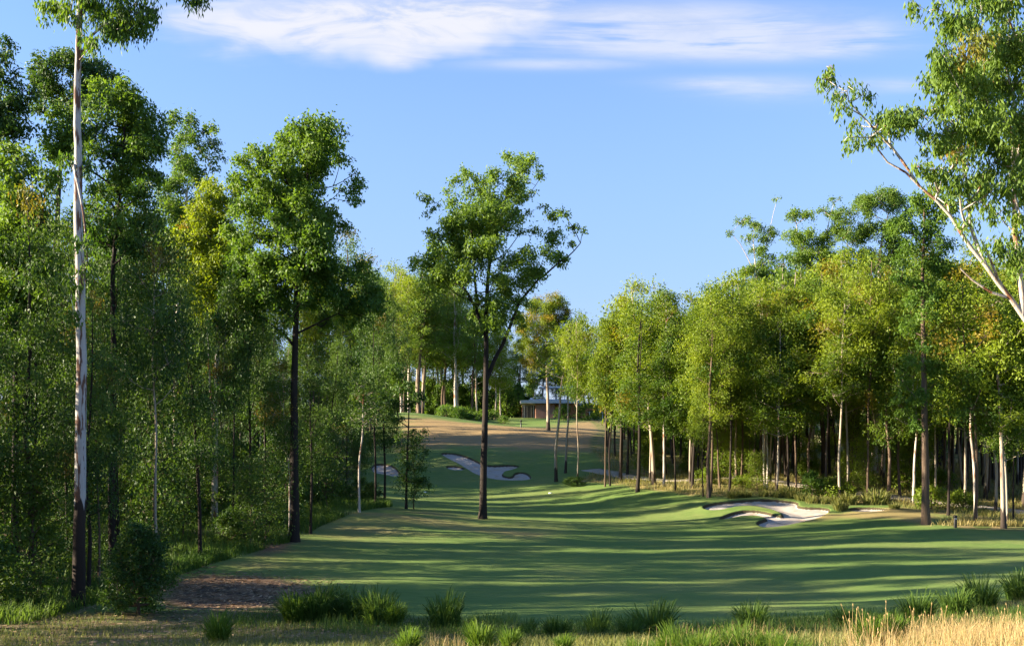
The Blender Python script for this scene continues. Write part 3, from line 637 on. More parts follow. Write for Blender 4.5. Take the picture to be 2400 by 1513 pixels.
stand('open', 1661, 1165, 735, 'dark trunk dividing into many white forks at half height', 'bark_brown', 'leaf_wood', i=0)
stand('slim', 1648, 1163, 790, 'thin stem pressed close beside the forked white topped tree', 'bark_dark', i=0, wide=.6)
stand('slim', 1710, 1150, 640, 'straight dark stem left of the twin cream trunks', 'bark_dark', i=1)
stand('pole', 1754, 1142, 880, 'bent pole with a hooked bare top', 'bark_brown', i=1, wide=.5)
stand('slim', 1793, 1145, 660, 'paired cream trunk in full sun, nearer the path', 'bark_limb', i=2)
stand('slim', 1798, 1146, 700, 'paired pinkish trunk in full sun, nearer the bunker', 'bark_limb', i=6, wide=.8)
stand('slim', 1847, 1152, 690, 'dark stem behind the highest edge of the sand bunker', 'bark_dark', i=3)
stand('slim', 1866, 1154, 680, 'brown stem rising from the scrub behind the sand bunker', 'bark_brown', i=4)
stand('slim', 1935, 1160, 670, 'brown stem beside the round green bush behind the bunker', 'bark_brown', i=5)
stand('deep', 2081, 1172, 640, 'black trunk beside the small bunker with the pale path behind', 'bark_brown', 'leaf_wood', i=0, wide=.8)
stand('slim', 2140, 1180, 690, 'pale grey stem just behind the tall brown trunk', 'bark_limb', i=0)
stand('slim', 2222, 1207, 680, 'thin black stem with yellow green head before the post', 'bark_dark', i=2)
stand('slim', 2260, 1185, 700, 'orange brown stem in the grass behind the black post', 'bark_pale', i=3)
stand('slim', 2287, 1212, 650, 'leaning cream stem crossing its neighbour', 'bark_limb', i=5)
stand('slim', 2362, 1232, 760, 'pinkish straight stem partnered with the pale one near the grey slab of path', 'bark_pale', i=6, wide=.8)
stand('slim', 2375, 1222, 800, 'dark stem behind the pinkish pair of stems', 'bark_dark', i=1, wide=.8)
stand('pole', 842, 1200, 880, 'slim pale trunk at the tip of the dark wood', 'bark_limb', 'leaf_dark', i=0)
stand('deep', 880, 1185, 700, 'thin dark trunk whose leaves overhang the fairway', 'bark_dark', i=2, wide=.6)
stand('deep', 902, 1180, 740, 'farthest thin dark trunk of the fairway corner', 'bark_dark', i=3, wide=.6)
stand('sapling', 970, 1192, 1010, 'very thin sapling stem beside the tufted sapling', 'bark_dark', 'leaf_dark', i=1, name='sapling')
stand('deep', 728, 1250, 800, 'narrow dark stem close beside the charcoal trunk', 'bark_dark', i=4, wide=.7)
stand('slim', 677, 1262, 850, 'slim silvery stem leaning against the charcoal trunk', 'bark_limb', 'leaf_dark', i=4, wide=.6)
stand('deep', 205, 1395, 700, 'dark stem standing right behind the white trunk', 'bark_dark', i=0, wide=.7)
stand('slim', 232, 1370, 800, 'thin leaning stem between the white trunk and the round bush', 'bark_brown', 'leaf_dark', i=2, wide=.6)
stand('deep', 370, 1250, 560, 'slim dark stem behind the round bush', 'bark_dark', i=1, wide=.8)

# scattered wood
def ok(x, y, d): return all((x - a) ** 2 + (y - b) ** 2 > d * d for a, b in placed)
def sky_right(px): return np.interp(px, [1380,1440,1540,1600,1700,1780,1850,1950,2080,2150,2250,2330,2400,2700], [790,715,670,690,645,605,630,615,615,615,620,610,590,540])
tries = 0; cnt = 0
pathP = np.array([at(1385, 1100), at(1430, 1108), at(1500, 1121), at(1600, 1128), at(1680, 1122), at(1760, 1118), at(1850, 1135), at(1950, 1150), at(2050, 1158), at(2140, 1172), at(2330, 1192), at(2420, 1203), at(2600, 1215)])
far_list = []
while tries < 9000 and cnt < 225:
    tries += 1; y = 60 + 72 * rr_.rand() ** 1.15; x = rr_.uniform(.08, .56) * y
    s = sdist(np.array([x]), np.array([y]), WR)[0]
    if s < 1.2 or bunk_sd(np.array([x]), np.array([y]))[0] > -1.5: continue
    if np.hypot(pathP[:, 0] - x, pathP[:, 1] - y).min() < 1.6: continue
    if not ok(x, y, 1.6 if y < 95 else 2.2): continue
    px = HX + F * x / y; z = gz(x, y); topz = (HY - (sky_right(px) + rr_.uniform(-30, 140) * (1 if y < 88 else .7))) / F * y
    h = min(max(topz - z, 9), 24)
    k = rr_.rand(); pale = rr_.rand() < .68
    if y > 88:
        far_list.append((x, y, z - .1, h)); placed.append((x, y)); cnt += 1; continue
    kind = 'slim' if k < .72 else ('pole' if k < .86 else 'deep')
    if kind == 'pole': h *= .72
    plant(kind, x, y, h, 'slender pale stemmed tree inside the sunlit wood beyond the bunker' if pale else 'slender dark stemmed tree inside the sunlit wood beyond the bunker',
          'pale stems of the sunlit wood' if pale else 'dark stems of the sunlit wood', 'gum_tree', bark=('bark_limb' if rr_.rand() < .04 else 'bark_pale') if pale else 'bark_brown', leafm='leaf_wood')
    cnt += 1
tries = 0; cnt = 0
ca = math.cos(R(90 - SUN_AZ)); sa = math.sin(R(90 - SUN_AZ)); ca, sa = sa, ca     # across / along the sun's bearing
LANES = np.cumsum([34] + [2.6, 3.9, 2.8, 4.4, 2.5, 3.5] * 6)
def sky_left(px): return np.interp(px, [-400,0,350,420,520,900,940], [330,420,440,500,520,700,720])
while tries < 4000 and cnt < 66:
    tries += 1; y = 38 + 97 * rr_.rand() ** 1.5; x = edge_left(y) - 1.5 - rr_.rand() ** 1.2 * np.interp(y, [38, 70, 80, 135], [34, 34, 30, 30])
    s_ = x * ca + y * sa; s_ = min(LANES, key=lambda q: abs(q - s_)) + rr_.normal(0, .18)
    t_ = -x * sa + y * ca; x = s_ * ca - t_ * sa; y = s_ * sa + t_ * ca
    if x / y < -.62 or x > edge_left(y) - 1.0 or not ok(x, y, 2.6): continue
    px = HX + F * x / y; z = gz(x, y); topz = (HY - (sky_left(px) + rr_.uniform(0, 160))) / F * y
    h = min(max(topz - z, 8), float(np.interp(y, [38, 60, 70, 140], [21, 17, 12, 11])))
    kind = 'deep' if rr_.rand() < .6 else 'slim'
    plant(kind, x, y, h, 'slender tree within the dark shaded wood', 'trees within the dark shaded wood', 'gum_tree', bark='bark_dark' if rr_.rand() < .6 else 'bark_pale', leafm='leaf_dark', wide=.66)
    cnt += 1
for px, Y, top in ((560,100,560),(600,108,600),(640,112,640),(740,104,600),(775,118,600),(800,98,640),(830,125,540),(850,112,600),(868,130,620),(885,140,650),(905,150,655),(925,148,680),(520,95,520),(470,90,500),(720,130,620)):
    x = (px - HX) / F * Y; h = (HY - top) / F * Y - gz(x, Y)
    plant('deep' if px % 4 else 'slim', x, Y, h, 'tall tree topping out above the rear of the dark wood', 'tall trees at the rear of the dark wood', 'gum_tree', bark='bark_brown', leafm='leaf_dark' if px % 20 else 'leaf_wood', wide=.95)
for px, Y, top in ((20,92,430),(70,100,450),(110,96,470),(150,104,480),(200,92,500),(240,108,500),(300,98,520),(340,112,500),(380,100,520),(430,92,540),(455,118,560),(-30,90,420),(270,122,560),(540,120,590)):
    x = (px - HX) / F * Y; h = (HY - top) / F * Y - gz(x, Y)
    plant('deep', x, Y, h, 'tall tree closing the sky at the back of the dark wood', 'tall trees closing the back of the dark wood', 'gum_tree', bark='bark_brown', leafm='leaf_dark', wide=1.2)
for px, Y, top in ((1345,200,800),(1368,196,780),(1392,204,770),(1415,198,760),(1440,206,750),(1462,199,740),(1330,212,790),(1380,214,800)):
    x = (px - HX) / F * Y; h = (HY - top) / F * Y - gz(x, Y)
    plant('deep', x, Y, h, 'leafy tree standing behind the clubhouse and its wing', 'leafy trees behind the clubhouse', 'gum_tree', bark='bark_brown', leafm='leaf_wood', wide=1.3)
FS = [pole(150 + i, 17, .33 + .07 * (i % 3), 2.3, 22, 'bark_pale', 'leaf_wood', r0=.10, r1=.025, dens=34, cr=(.9, 1.4), subs=8, leafL=.33, leafW=.14, tint=(.5, .3), tipp=.06, bias=.3) for i in range(5)]
def co_of(me):
    v = np.empty(len(me.vertices) * 3, np.float32); me.vertices.foreach_get('co', v); f = np.empty(len(me.loops), np.int32); me.loops.foreach_get('vertex_index', f); return v.reshape(-1, 3), f.reshape(-1, 4)
FSd = []
for wm, lm in FS:
    t = np.empty(len(lm.vertices), np.float32); lm.attributes['tint'].data.foreach_get('value', t); o_ = np.empty(len(lm.vertices), np.float32); lm.attributes['tip'].data.foreach_get('value', o_)
    FSd.append((co_of(wm), co_of(lm), t, o_))
def mass(wood, items):
    VV = []; FF = []; TT = []; OO = []; off = 0
    for j, (x, y, z, h) in enumerate(items):
        d = FSd[rr_.randint(5)]; v, f = d[0] if wood else d[1]; a = (j * 2.4) % 6.28; s_ = h / 17; w_s = s_ * (1 + (1 / s_ - 1) * .4)
        q = np.stack([(v[:, 0] * math.cos(a) - v[:, 1] * math.sin(a)) * w_s + x, (v[:, 0] * math.sin(a) + v[:, 1] * math.cos(a)) * w_s + y, v[:, 2] * s_ + z], 1)
        VV.append(q); FF.append(f + off); off += len(v)
        TT.append(np.full(len(v), .3 + .5 * (j % 2)) if wood else np.clip(d[2] + ((j * .37) % 1 - .5) * .35, 0, 1)); OO.append(np.zeros(len(v)) if wood else d[3])
    me = make_mesh('woods', np.vstack(VV), np.vstack(FF), smooth=wood); fattr(me, 'tint', np.concatenate(TT)); fattr(me, 'tip', np.concatenate(OO)); return me
st0 = rr_.get_state(); wood_me = mass(True, far_list); rr_.set_state(st0); leaf_me = mass(False, far_list)
wd = tag(link('far_woods', leaf_me, M['leaf_wood']), 'farther rows of the sunlit wood merging into one mass of leaves and thin stems', 'woods', kind='stuff')
link('stems', wood_me, M['bark_pale'], wd)
# far trees behind the crest and the clubhouse
tries = 0; cnt = 0
def sky_mid(px): return np.interp(px, [860,930,1000,1060,1130,1200,1230,1330,1400,1460], [610,600,610,660,700,745,790,790,750,720])
while tries < 3000 and cnt < 52:
    tries += 1; y = rr_.uniform(166, 215); px = rr_.uniform(860, 1500); x = (px - HX) / F * y
    if px > 1175 and y < 200: continue
    if not ok(x, y, 2.6): continue
    z = gz(x, y); topz = (HY - (sky_mid(px) + rr_.uniform(-10, 60))) / F * y; h = min(max(topz - z, 8), 27)
    kind = ('open', 'slim', 'deep')[rr_.choice(3, p=[.45, .35, .2])]
    plant(kind, x, y, h, 'distant gum beyond the crest of the fairway', 'distant gums beyond the crest of the fairway', 'gum_tree', bark=('bark_limb', 'bark_pale', 'bark_brown')[cnt % 3], leafm='leaf_gum' if kind == 'open' else 'leaf_wood', wide=1.25)
    cnt += 1
stand('open', 1030, 968, 735, 'tall cream trunk standing alone on the crest', 'bark_limb', 'leaf_gum', i=1)
stand('open', 1014, 968, 760, 'darker trunk beside the tall cream trunk on the crest', 'bark_brown', 'leaf_gum', i=2)

for x, y, h in ((-21,33,15),(-19.5,29,13),(-26,37,16),(-24,31,15),(-30,35,16),(-20,25,11),(-15,20,9),(-18,22.5,11),(-22,21,12),(-25,24,13),(-28,27,14),(-16,17.5,8)):
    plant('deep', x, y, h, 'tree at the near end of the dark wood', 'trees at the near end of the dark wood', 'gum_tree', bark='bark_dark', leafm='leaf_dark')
# saplings and shrubs
def scatter_small(kind, n, fx_, hlo, hhi, label, group, name, cat, sp, leafm=None, parts=('stem', 'foliage')):
    c = 0; t = 0
    while c < n and t < n * 40:
        t += 1; x, y = fx_()
        if bunk_sd(np.array([x]), np.array([y]))[0] > -1 or not ok(x, y, sp): continue
        plant(kind, x, y, rr_.uniform(hlo, hhi), label, group, name, cat, leafm=leafm, parts=parts, bark=None); c += 1
for px, Ya, Yb in ((182, 28, 34), (265, 30, 42), (325, 28, 34), (690, 45, 54), (210, 28, 34)):
    for Yq in np.arange(Ya, Yb, .8): placed.append(((px - HX) / F * Yq, Yq))
def in_right():
    while True:
        y = rr_.uniform(62, 110); x = rr_.uniform(.1, .54) * y
        if sdist(np.array([x]), np.array([y]), WR)[0] > .8: return x, y
def in_left():
    y = rr_.uniform(33, 100); return edge_left(y) - .6 - rr_.rand() ** 1.4 * 16, y
scatter_small('sapling', 26, in_right, 3, 7, 'young sapling with fresh green leaves among the sunlit stems', 'saplings of the sunlit wood', 'sapling', 'sapling', 1.2, 'leaf_bright', ('trunk', 'crown'))
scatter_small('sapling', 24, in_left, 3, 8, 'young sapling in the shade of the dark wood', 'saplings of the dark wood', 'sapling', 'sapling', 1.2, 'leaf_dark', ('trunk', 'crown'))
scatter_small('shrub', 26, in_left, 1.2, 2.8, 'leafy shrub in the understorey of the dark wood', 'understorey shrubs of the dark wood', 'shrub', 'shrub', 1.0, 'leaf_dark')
scatter_small('fern', 16, in_right, .8, 1.6, 'low bright shrub between the sunlit stems', 'low shrubs of the sunlit wood', 'shrub', 'shrub', 1.0)
def deep_left():
    y = rr_.uniform(52, 150); return edge_left(y) - 5 - rr_.rand() * (y * .54 - 14), y
scatter_small('shrub', 70, deep_left, 3, 5.5, 'tall thicket shrub far inside the dark wood', 'thicket shrubs far inside the dark wood', 'shrub', 'shrub', 2.0, 'leaf_dark')
def shade_left():  # mostly unseen trees, added to keep low sun off the lower wood
    y = rr_.uniform(34, 92); return -rr_.uniform(27, 46) - (y - 34) * .12, y
scatter_small('sapling', 46, shade_left, 6.5, 8.5, 'half grown tree added to shade the lower part of the dark wood', 'half grown trees added for shade', 'sapling', 'sapling', 2.0, 'leaf_dark', ('trunk', 'crown'))
def near_left():
    y = rr_.uniform(36, 66); return edge_left(y) - 2 - rr_.rand() * (y * .52 - 13), y
scatter_small('sapling', 9, near_left, 4, 9, 'half grown tree among the dark stems', 'half grown trees among the dark stems', 'sapling', 'sapling', 1.3, 'leaf_dark', ('trunk', 'crown'))
def far_belt():
    y = rr_.uniform(188, 235); px = rr_.uniform(840, 2500); return (px - HX) / F * y, y
scatter_small('shrub', 60, far_belt, 4, 8, 'thicket shrub beyond the farthest trunks', 'thicket shrubs beyond the farthest trunks', 'shrub', 'shrub', 3.0)
def far_mid():
    y = rr_.uniform(192, 214); px = rr_.uniform(850, 1240); return (px - HX) / F * y, y
scatter_small('shrub', 46, far_mid, 4, 8, 'thicket shrub beyond the crest trunks', 'thicket shrubs beyond the crest trunks', 'shrub', 'shrub', 1.6)
def back_right():
    y = rr_.uniform(118, 150); px = rr_.uniform(1450, 2450); return (px - HX) / F * y, y
scatter_small('shrub', 50, back_right, 3, 6, 'thicket shrub at the back of the sunlit wood', 'thicket shrubs at the back of the sunlit wood', 'shrub', 'shrub', 2.0)
def bush(px, py, h, label, kind='shrub', leafm=None, i=0, wide=1.0):
    x, y = at(px, py); return plant(kind, x, y, h, label, None, 'shrub', 'shrub', leafm=leafm, i=i, parts=('stem', 'foliage'), wide=wide)
P['round'] = [shrub(140, 3.0, 1.0, 150, 'leaf_dark', dens=520, leafL=.10, leafW=.05, droop=.2, tint=(.4, .25))]; hN['round'] = 3.0
bush(325, 1440, 3.0, 'dense rounded dark green bush standing in front of the white gum', 'round', leafm='leaf_dark', i=0, wide=1.0)
bush(1905, 1166, 1.9, 'round blue green bush at the back of the sand bunker', i=1, wide=1.0)
bush(1950, 1168, 1.5, 'bright low bush next to the round blue green one', 'fern', i=0)
bush(1352, 1138, .8, 'small dark shrub at the foot of a pale tree on the fairway', i=2, leafm='leaf_dark', wide=1.2)
bush(1337, 1136, .7, 'smaller dark shrub before the pale tree on the fairway', i=1, leafm='leaf_dark', wide=1.2)
bush(1378, 984, 3.0, 'green shrub before the terracotta wing', i=0, wide=1.6)
bush(1320, 984, 2.6, 'green shrub at the corner of the brick wall', i=1, wide=1.3)
def crest():
    y = rr_.uniform(160, 172); px = rr_.choice([rr_.uniform(1040, 1130), rr_.uniform(1030, 1200)]); return (px - HX) / F * y, y
scatter_small('fern', 22, crest, 1.0, 2.0, 'sunlit shrub below the distant gums', 'sunlit shrubs below the distant gums', 'shrub', 'shrub', 1.1, 'leaf_shrub')

# ------------------------------------------------------------------ grasses
def blade_mat(name, a, b, trans=.4):
    m, N = mat(name); t = N.n('ShaderNodeAttribute', attribute_name='tint').outputs['Fac']
    c = N.mixc(t, rgb(*a), rgb(*b)); d = bsdf(N, c, .6, .2)
    tr = N.n('ShaderNodeBsdfTranslucent', inp={'Color': N.mixc(1.0, c, rgb(1.3, 1.3, .8), 'MULTIPLY')}).outputs[0]
    out(N, N.n('ShaderNodeMixShader', inp={0: trans, 1: d, 2: tr}).outputs[0]); return m
M['blade_green'] = blade_mat('blade_green', (.055, .12, .015), (.17, .25, .03))
M['blade_dark'] = blade_mat('blade_dark', (.04, .095, .018), (.13, .20, .032))
M['blade_mix'] = blade_mat('blade_mix', (.08, .12, .025), (.26, .24, .08))
M['blade_straw'] = blade_mat('blade_straw', (.13, .15, .035), (.42, .34, .14))
M['blade_dry'] = blade_mat('blade_dry', (.30, .20, .085), (.58, .44, .22))
def blades(x, y, z, L, lean, wid, seed, arch=.5, tint=None):
    """curved two-segment grass blades"""
    r = rs(seed); n = len(x); a = r.rand(n) * 6.28; d = np.stack([np.cos(a), np.sin(a), np.zeros(n)], 1)
    b = a + 1.57 + r.normal(0, .4, n); s = np.stack([np.cos(b), np.sin(b), np.zeros(n)], 1) * (wid * .5)[:, None]
    p0 = np.stack([x, y, z], 1); up = np.array([0, 0, 1.0])
    p1 = p0 + up * (L * .55)[:, None] + d * (L * lean * .35)[:, None]
    p2 = p0 + up * (L * (1 - arch * lean * .6))[:, None] + d * (L * lean * 1.0)[:, None]
    V_ = np.stack([p0 - s, p0 + s, p1 + s * .8, p1 - s * .8, p2 + s * .15, p2 - s * .15], 1).reshape(-1, 3)
    i = np.arange(n) * 6; Fc = np.concatenate([np.stack([i, i + 1, i + 2, i + 3], 1), np.stack([i + 3, i + 2, i + 4, i + 5], 1)])
    return V_, Fc, np.repeat(np.clip(r.normal(.5, .25, n), 0, 1) if tint is None else tint, 6)
def stuff_mesh(name, V_, Fc, t, m_):
    me = make_mesh(name, V_, Fc); fattr(me, 'tint', t); o = link(name, me, M[m_]); return o
def tussock_mesh(seed, n, R0, L0, m_, wid=.012):
    r = rs(seed); a = r.rand(n) * 6.28; q = np.sqrt(r.rand(n)) * R0; x = q * np.cos(a); y = q * np.sin(a)
    # blades lean outwards
    L = L0 * r.uniform(.35, 1.2, n) ** 1.1 * (1 + .25 * np.sin(3 * a + seed) * np.sin(2 * a + 1)); lean = .10 + .62 * (q / R0) * r.uniform(.3, 1.2, n)
    d = np.stack([np.cos(a + r.normal(0, .5, n)), np.sin(a + r.normal(0, .5, n)), np.zeros(n)], 1)
    b = r.rand(n) * 6.28; s = np.stack([np.cos(b), np.sin(b), np.zeros(n)], 1) * wid
    p0 = np.stack([x, y, np.full(n, -.05)], 1); up = np.array([0, 0, 1.0])
    p1 = p0 + up * (L * .5)[:, None] + d * (L * lean * .25)[:, None]; p2 = p0 + up * (L * (.85 - .2 * lean))[:, None] + d * (L * lean * .6)[:, None]
    p3 = p0 + up * (L * (1 - .55 * lean))[:, None] + d * (L * lean * .95)[:, None]
    V_ = np.stack([p0 - s, p0 + s, p1 + s, p1 - s, p2 + s * .7, p2 - s * .7, p3 + s * .1, p3 - s * .1], 1).reshape(-1, 3); i = np.arange(n) * 8
    Fc = np.concatenate([np.stack([i, i+1, i+2, i+3], 1), np.stack([i+3, i+2, i+4, i+5], 1), np.stack([i+5, i+4, i+6, i+7], 1)])
    me = make_mesh('tussock', V_, Fc); fattr(me, 'tint', np.repeat(np.clip(r.normal(.5, .25, n), 0, 1), 8)); me.materials.append(M[m_]); return me
TG = [tussock_mesh(200 + i, 700, .22, .95, 'blade_green') for i in range(3)]
TD = [tussock_mesh(210 + i, 520, .34, .95, 'blade_dark', .014) for i in range(3)]
TN = [tussock_mesh(220 + i, 900, .35, .9, 'blade_green', .008) for i in range(2)]
def tussock(px, py, s, me, label, Y=None, group=None):
    if Y: x = (px - HX) / F * Y; y = Y; s = (-(py - HY) / F * y - gz(x, y)) / .85      # py is the photo row of its top
    else: x, y = at(px, py); s *= y / 25 * rr_.uniform(.8, 1.2)
    o = link('tussock', me); o.location = (x, y, gz(x, y)); o.rotation_euler = (0, 0, rr_.rand() * 6); o.scale = (s, s, s * rr_.uniform(.85, 1.1))
    tag(o, label, 'grass tussock', group); return o
tussock(513, 1508, .85, TG[0], 'bright green tussock alone on the bare brown ground')
tussock(690, 1458, .95, TG[1], 'green tussock at the end of the dark grass clump by the mulch')
for px, py in ((735,1455),(775,1450),(815,1452),(850,1455)): tussock(px, py, .9, TD[px % 3], 'dark green tussock in the clump beside the mulch', group='dark tussocks beside the mulch')
tussock(890, 1462, .85, TD[0], 'dark tussock just past the clump beside the mulch')
tussock(925, 1466, .7, TG[2], 'small green tussock last in the clump beside the mulch')
tussock(1042, 1476, .85, TD[1], 'dark tussock behind the reddish seed heads')
for px, py in ((1235,1486),(1305,1492),(1400,1490)): tussock(px, py + (px % 7), .55 + .05 * (px % 5), TD[px % 3], 'dark tussock in the low shaded row at the fairway foot', group='dark tussocks at the fairway foot')
tussock(1530, 1492, 1.0, TD[2], 'round dark tussock against the mown grass')
tussock(1480, 1496, .7, TD[0], 'small dark tussock leaning on the round dark one')
tussock(1762, 1474, 0.78, TD[1], 'spiky dark tussock outlined against the mown grass')
tussock(1985, 1470, 0.62, TD[2], 'lighter dark tussock beside the spiky pair')
tussock(2148, 1462, 0.82, TD[0], 'large spiky dark tussock on the bank top')
for px, py in ((2300,1424),(2390,1404),(2240,1444)): tussock(px, py, .72, TD[px % 3], 'dark tussock in the hedge-like row at the bank end', group='dark tussocks at the bank end')
for px, py, Y in ((955,1470,15),(1125,1464,14.5),(1195,1478,14),(1320,1488,13)): tussock(px, py, 1, TG[px % 3], 'green tussock with upright tips near the reddish seed heads', Y, 'green tussocks near the reddish seed heads')
for px, py, Y in ((1590,1468,11.5),(1640,1478,11),(1545,1488,11.5),(1490,1500,12)): tussock(px, py, 1, TN[px % 2], 'yellow green grassy mound of the bank', Y, 'yellow green mounds')
for px, py, Y in ((1705,1474,11.5),(1745,1460,11),(1800,1470,11),(1850,1484,10.5)): tussock(px, py, 1, TN[px % 2], 'wide fountain of bright lime grass on the bank', Y, 'bright lime grass on the bank')
tussock(2040, 1436, 1, TG[1], 'upright green tuft beside the dry straw, the larger of two', 12)
tussock(2092, 1446, 1, TG[2], 'upright green tuft beside the dry straw, the smaller of two', 12)

r = rs(900)
# low grass over the bank
n = 90000; y = 9 + 27 * r.rand(n) ** 1.0; x = r.uniform(-.54, .54, n) * y
m1 = sdist(x, y, BANK) + r.normal(0, .6, n) > .2; thick = vnoise(x, y, 1.5, 31) + r.normal(0, .2, n) > -.15
k = m1 & thick & (sdist(x, y, DIRT) < 0); x = x[k]; y = y[k]; L = r.uniform(.06, .26, len(x))
g = np.clip(.42 + .25 * (x / y > .3) + .5 * vnoise(x, y, .9, 32) + r.normal(0, .2, len(x)), 0, 1)
tag(stuff_mesh('grass', *blades(x, y, ground_z(x, y) - .02, L, r.uniform(.1, .9, len(x)), np.full(len(x), .014), 33, tint=g), 'blade_mix'), 'short mixed green and straw grass covering the bank', 'grass', kind='stuff')
n = 60000; x, y = r.uniform(-19, 19, n), r.uniform(22, 33, n); s_ = sdist(x, y, BANK); pn = vnoise(x, y, 1.1, 61)
k = (s_ + pn * 1.6 + r.normal(0, .35, n) > -.2) & (s_ < 5) & (pn + r.normal(0, .2, n) > -.1) & (sdist(x, y, DIRT) < -.2) & (x > -.27 * y); x = x[k]; y = y[k]; L = r.uniform(.12, .42, len(x)) * (1 + .5 * vnoise(x, y, 2, 62))
tag(stuff_mesh('long_grass', *blades(x, y, ground_z(x, y) - .02, L, r.uniform(.1, .8, len(x)), np.full(len(x), .014), 63), 'blade_dark'), 'long dark green grass along the foot of the mown fairway', 'grass', kind='stuff')
# fallen leaves and twigs on the mulch and bank
n = 26000; x = r.uniform(-18, 2, n); y = r.uniform(22, 45, n); k = (sdist(x, y, DIRT) + r.normal(0, .8, n) > -.3) | ((sdist(x, y, BANK) > 0) & (r.rand(n) < .25)) | ((x < edge_left(y) + .3) & (r.rand(n) < .4)); x = x[k]; y = y[k]; n = len(x)
a = r.rand(n) * 6.28; L = r.uniform(.05, .16, n); dx = np.cos(a) * L; dy = np.sin(a) * L; w_l = r.uniform(.15, .35, n); z = ground_z(x, y) + .012
V_ = np.stack([np.stack([x - dx, y - dy, z], 1), np.stack([x - dy * w_l, y + dx * w_l, z + r.uniform(0, .03, n)], 1), np.stack([x + dx, y + dy, z + r.uniform(0, .03, n)], 1), np.stack([x + dy * w_l, y - dx * w_l, z], 1)], 1).reshape(-1, 3)
M['litter'] = blade_mat('litter_leaf', (.10, .055, .03), (.38, .27, .16), .1)
tag(stuff_mesh('leaf_litter', V_, np.arange(4 * n).reshape(-1, 4), np.repeat(r.rand(n), 4), 'litter'), 'fallen dry leaves and bark over the brown mulch', 'leaf litter', kind='stuff')
# dry standing grass
n = 34000; y = 8.0 + 11 * r.rand(n); x = y * r.uniform(-.12, .56, n)
wgt = sstep(.28, .47, x / y) * sstep(17, 10, y - 6 * (x / y - .3)) + .16 * np.exp(-((x / y - .22) / .05) ** 2) * (y < 18) + .3 * np.exp(-((x / y + .065) / .03) ** 2) * (y < 22) * (y > 15)
k = r.rand(n) < wgt; x = x[k]; y = y[k]; L = r.uniform(.2, .46, len(x)) * (1 - .2 * (y > 15))
v_, f_, t_ = blades(x, y, ground_z(x, y) - .03, L, r.uniform(.05, .55, len(x)), np.full(len(x), .006), 35)
tag(stuff_mesh('dry_grass', v_, f_, t_, 'blade_dry'), 'dry golden standing grass with seed heads on the near bank', 'dry grass', kind='stuff')
# seed heads: thin stalks with a small ear
n = 110; y = r.uniform(8.5, 12, n); x = y * r.uniform(.33, .54, n); V_ = []; 
ch = []
for i in range(n):
    h_ = r.uniform(.34, .54); b_ = np.array([x[i], y[i], 0]); b_[2] = gz(x[i], y[i]); t_ = b_ + np.array([r.normal(0, .08), r.normal(0, .08), h_]); e_ = t_ + (t_ - b_) * .06
    ch.append((np.array([b_, (b_ + t_) / 2 + r.normal(0, .01, 3), t_, (t_ + e_) / 2, e_]), np.array([.002, .002, .002, .007, .002])))
v_, f_ = tubes(ch, 4); me = make_mesh('seed_head_grass', v_, f_); fattr(me, 'tint', np.full(len(v_), .6))
tag(link('seed_head_grass', me, M['blade_dry']), 'tall dry stalks with small ears above the golden grass', 'seed heads', kind='stuff')
# wood floors
def floor_grass(name, n, region, lo, hi, m_, label, seed, wid):
    r = rs(seed); x, y = region(r, n); x = x; k = (vnoise(x, y, 1.2, seed) + r.normal(0, .25, len(x)) > -.1) & (bunk_sd(x, y) < -.3)
    dpath = np.min([np.hypot(x - a, y - b) for a, b in zip(np.interp(np.linspace(0, 12, 80), range(13), pathP[:, 0]), np.interp(np.linspace(0, 12, 80), range(13), pathP[:, 1]))], axis=0)
    k &= dpath > 1.2; x = x[k]; y = y[k]; L = r.uniform(lo, hi, len(x))
    g = np.clip(.5 + .45 * vnoise(x, y, .6, seed + 1) + r.normal(0, .2, len(x)), 0, 1)
    return tag(stuff_mesh(name, *blades(x, y, ground_z(x, y) - .02, L, r.uniform(.1, .8, len(x)), np.full(len(x), wid), seed + 2, tint=g), m_), label, 'grass', kind='stuff')
def reg_r(r, n):
    y = 60 + 55 * r.rand(n) ** 1.3; x = r.uniform(.05, .54, n) * y; s = sdist(x, y, WR); k = s + r.normal(0, .25, n) > .15; return x[k], y[k]
floor_grass('tall_grass', 90000, reg_r, .18, .55, 'blade_straw', 'tall straw coloured grass between the sunlit stems', 41, .03)
def reg_l(r, n):
    y = r.uniform(30, 75, n); x = edge_left(y) - .2 - r.rand(n) ** 1.5 * 16; return x, y
floor_grass('long_grass', 60000, reg_l, .2, .7, 'blade_dark', 'long green grass on the floor of the dark wood', 45, .03)

# scrub on the rim behind the bunker, grass tufts round it
TS = [tussock_mesh(230 + i, 350, .5, .75, 'blade_mix', .02) for i in range(2)]
for px, py in ((1720,1166),(1745,1164),(1790,1163),(1820,1164),(1850,1165),(1880,1172),(1900,1177),(1930,1178),(1960,1180),(1990,1180)):
    tussock(px, py, rr_.uniform(.22, .34), TS[px % 2], 'dull olive scrub tuft on the rim behind the sand bunker', group='scrub tufts on the bunker rim')
tussock(2052, 1180, .45, TS[0], 'brown scrub tuft on the mound above the small bunker')
tussock(2096, 1192, .25, TS[1], 'small tuft at the tip of the small bunker')
tussock(1970, 1196, .3, TS[1], 'pale straw tuft between the two bunkers')

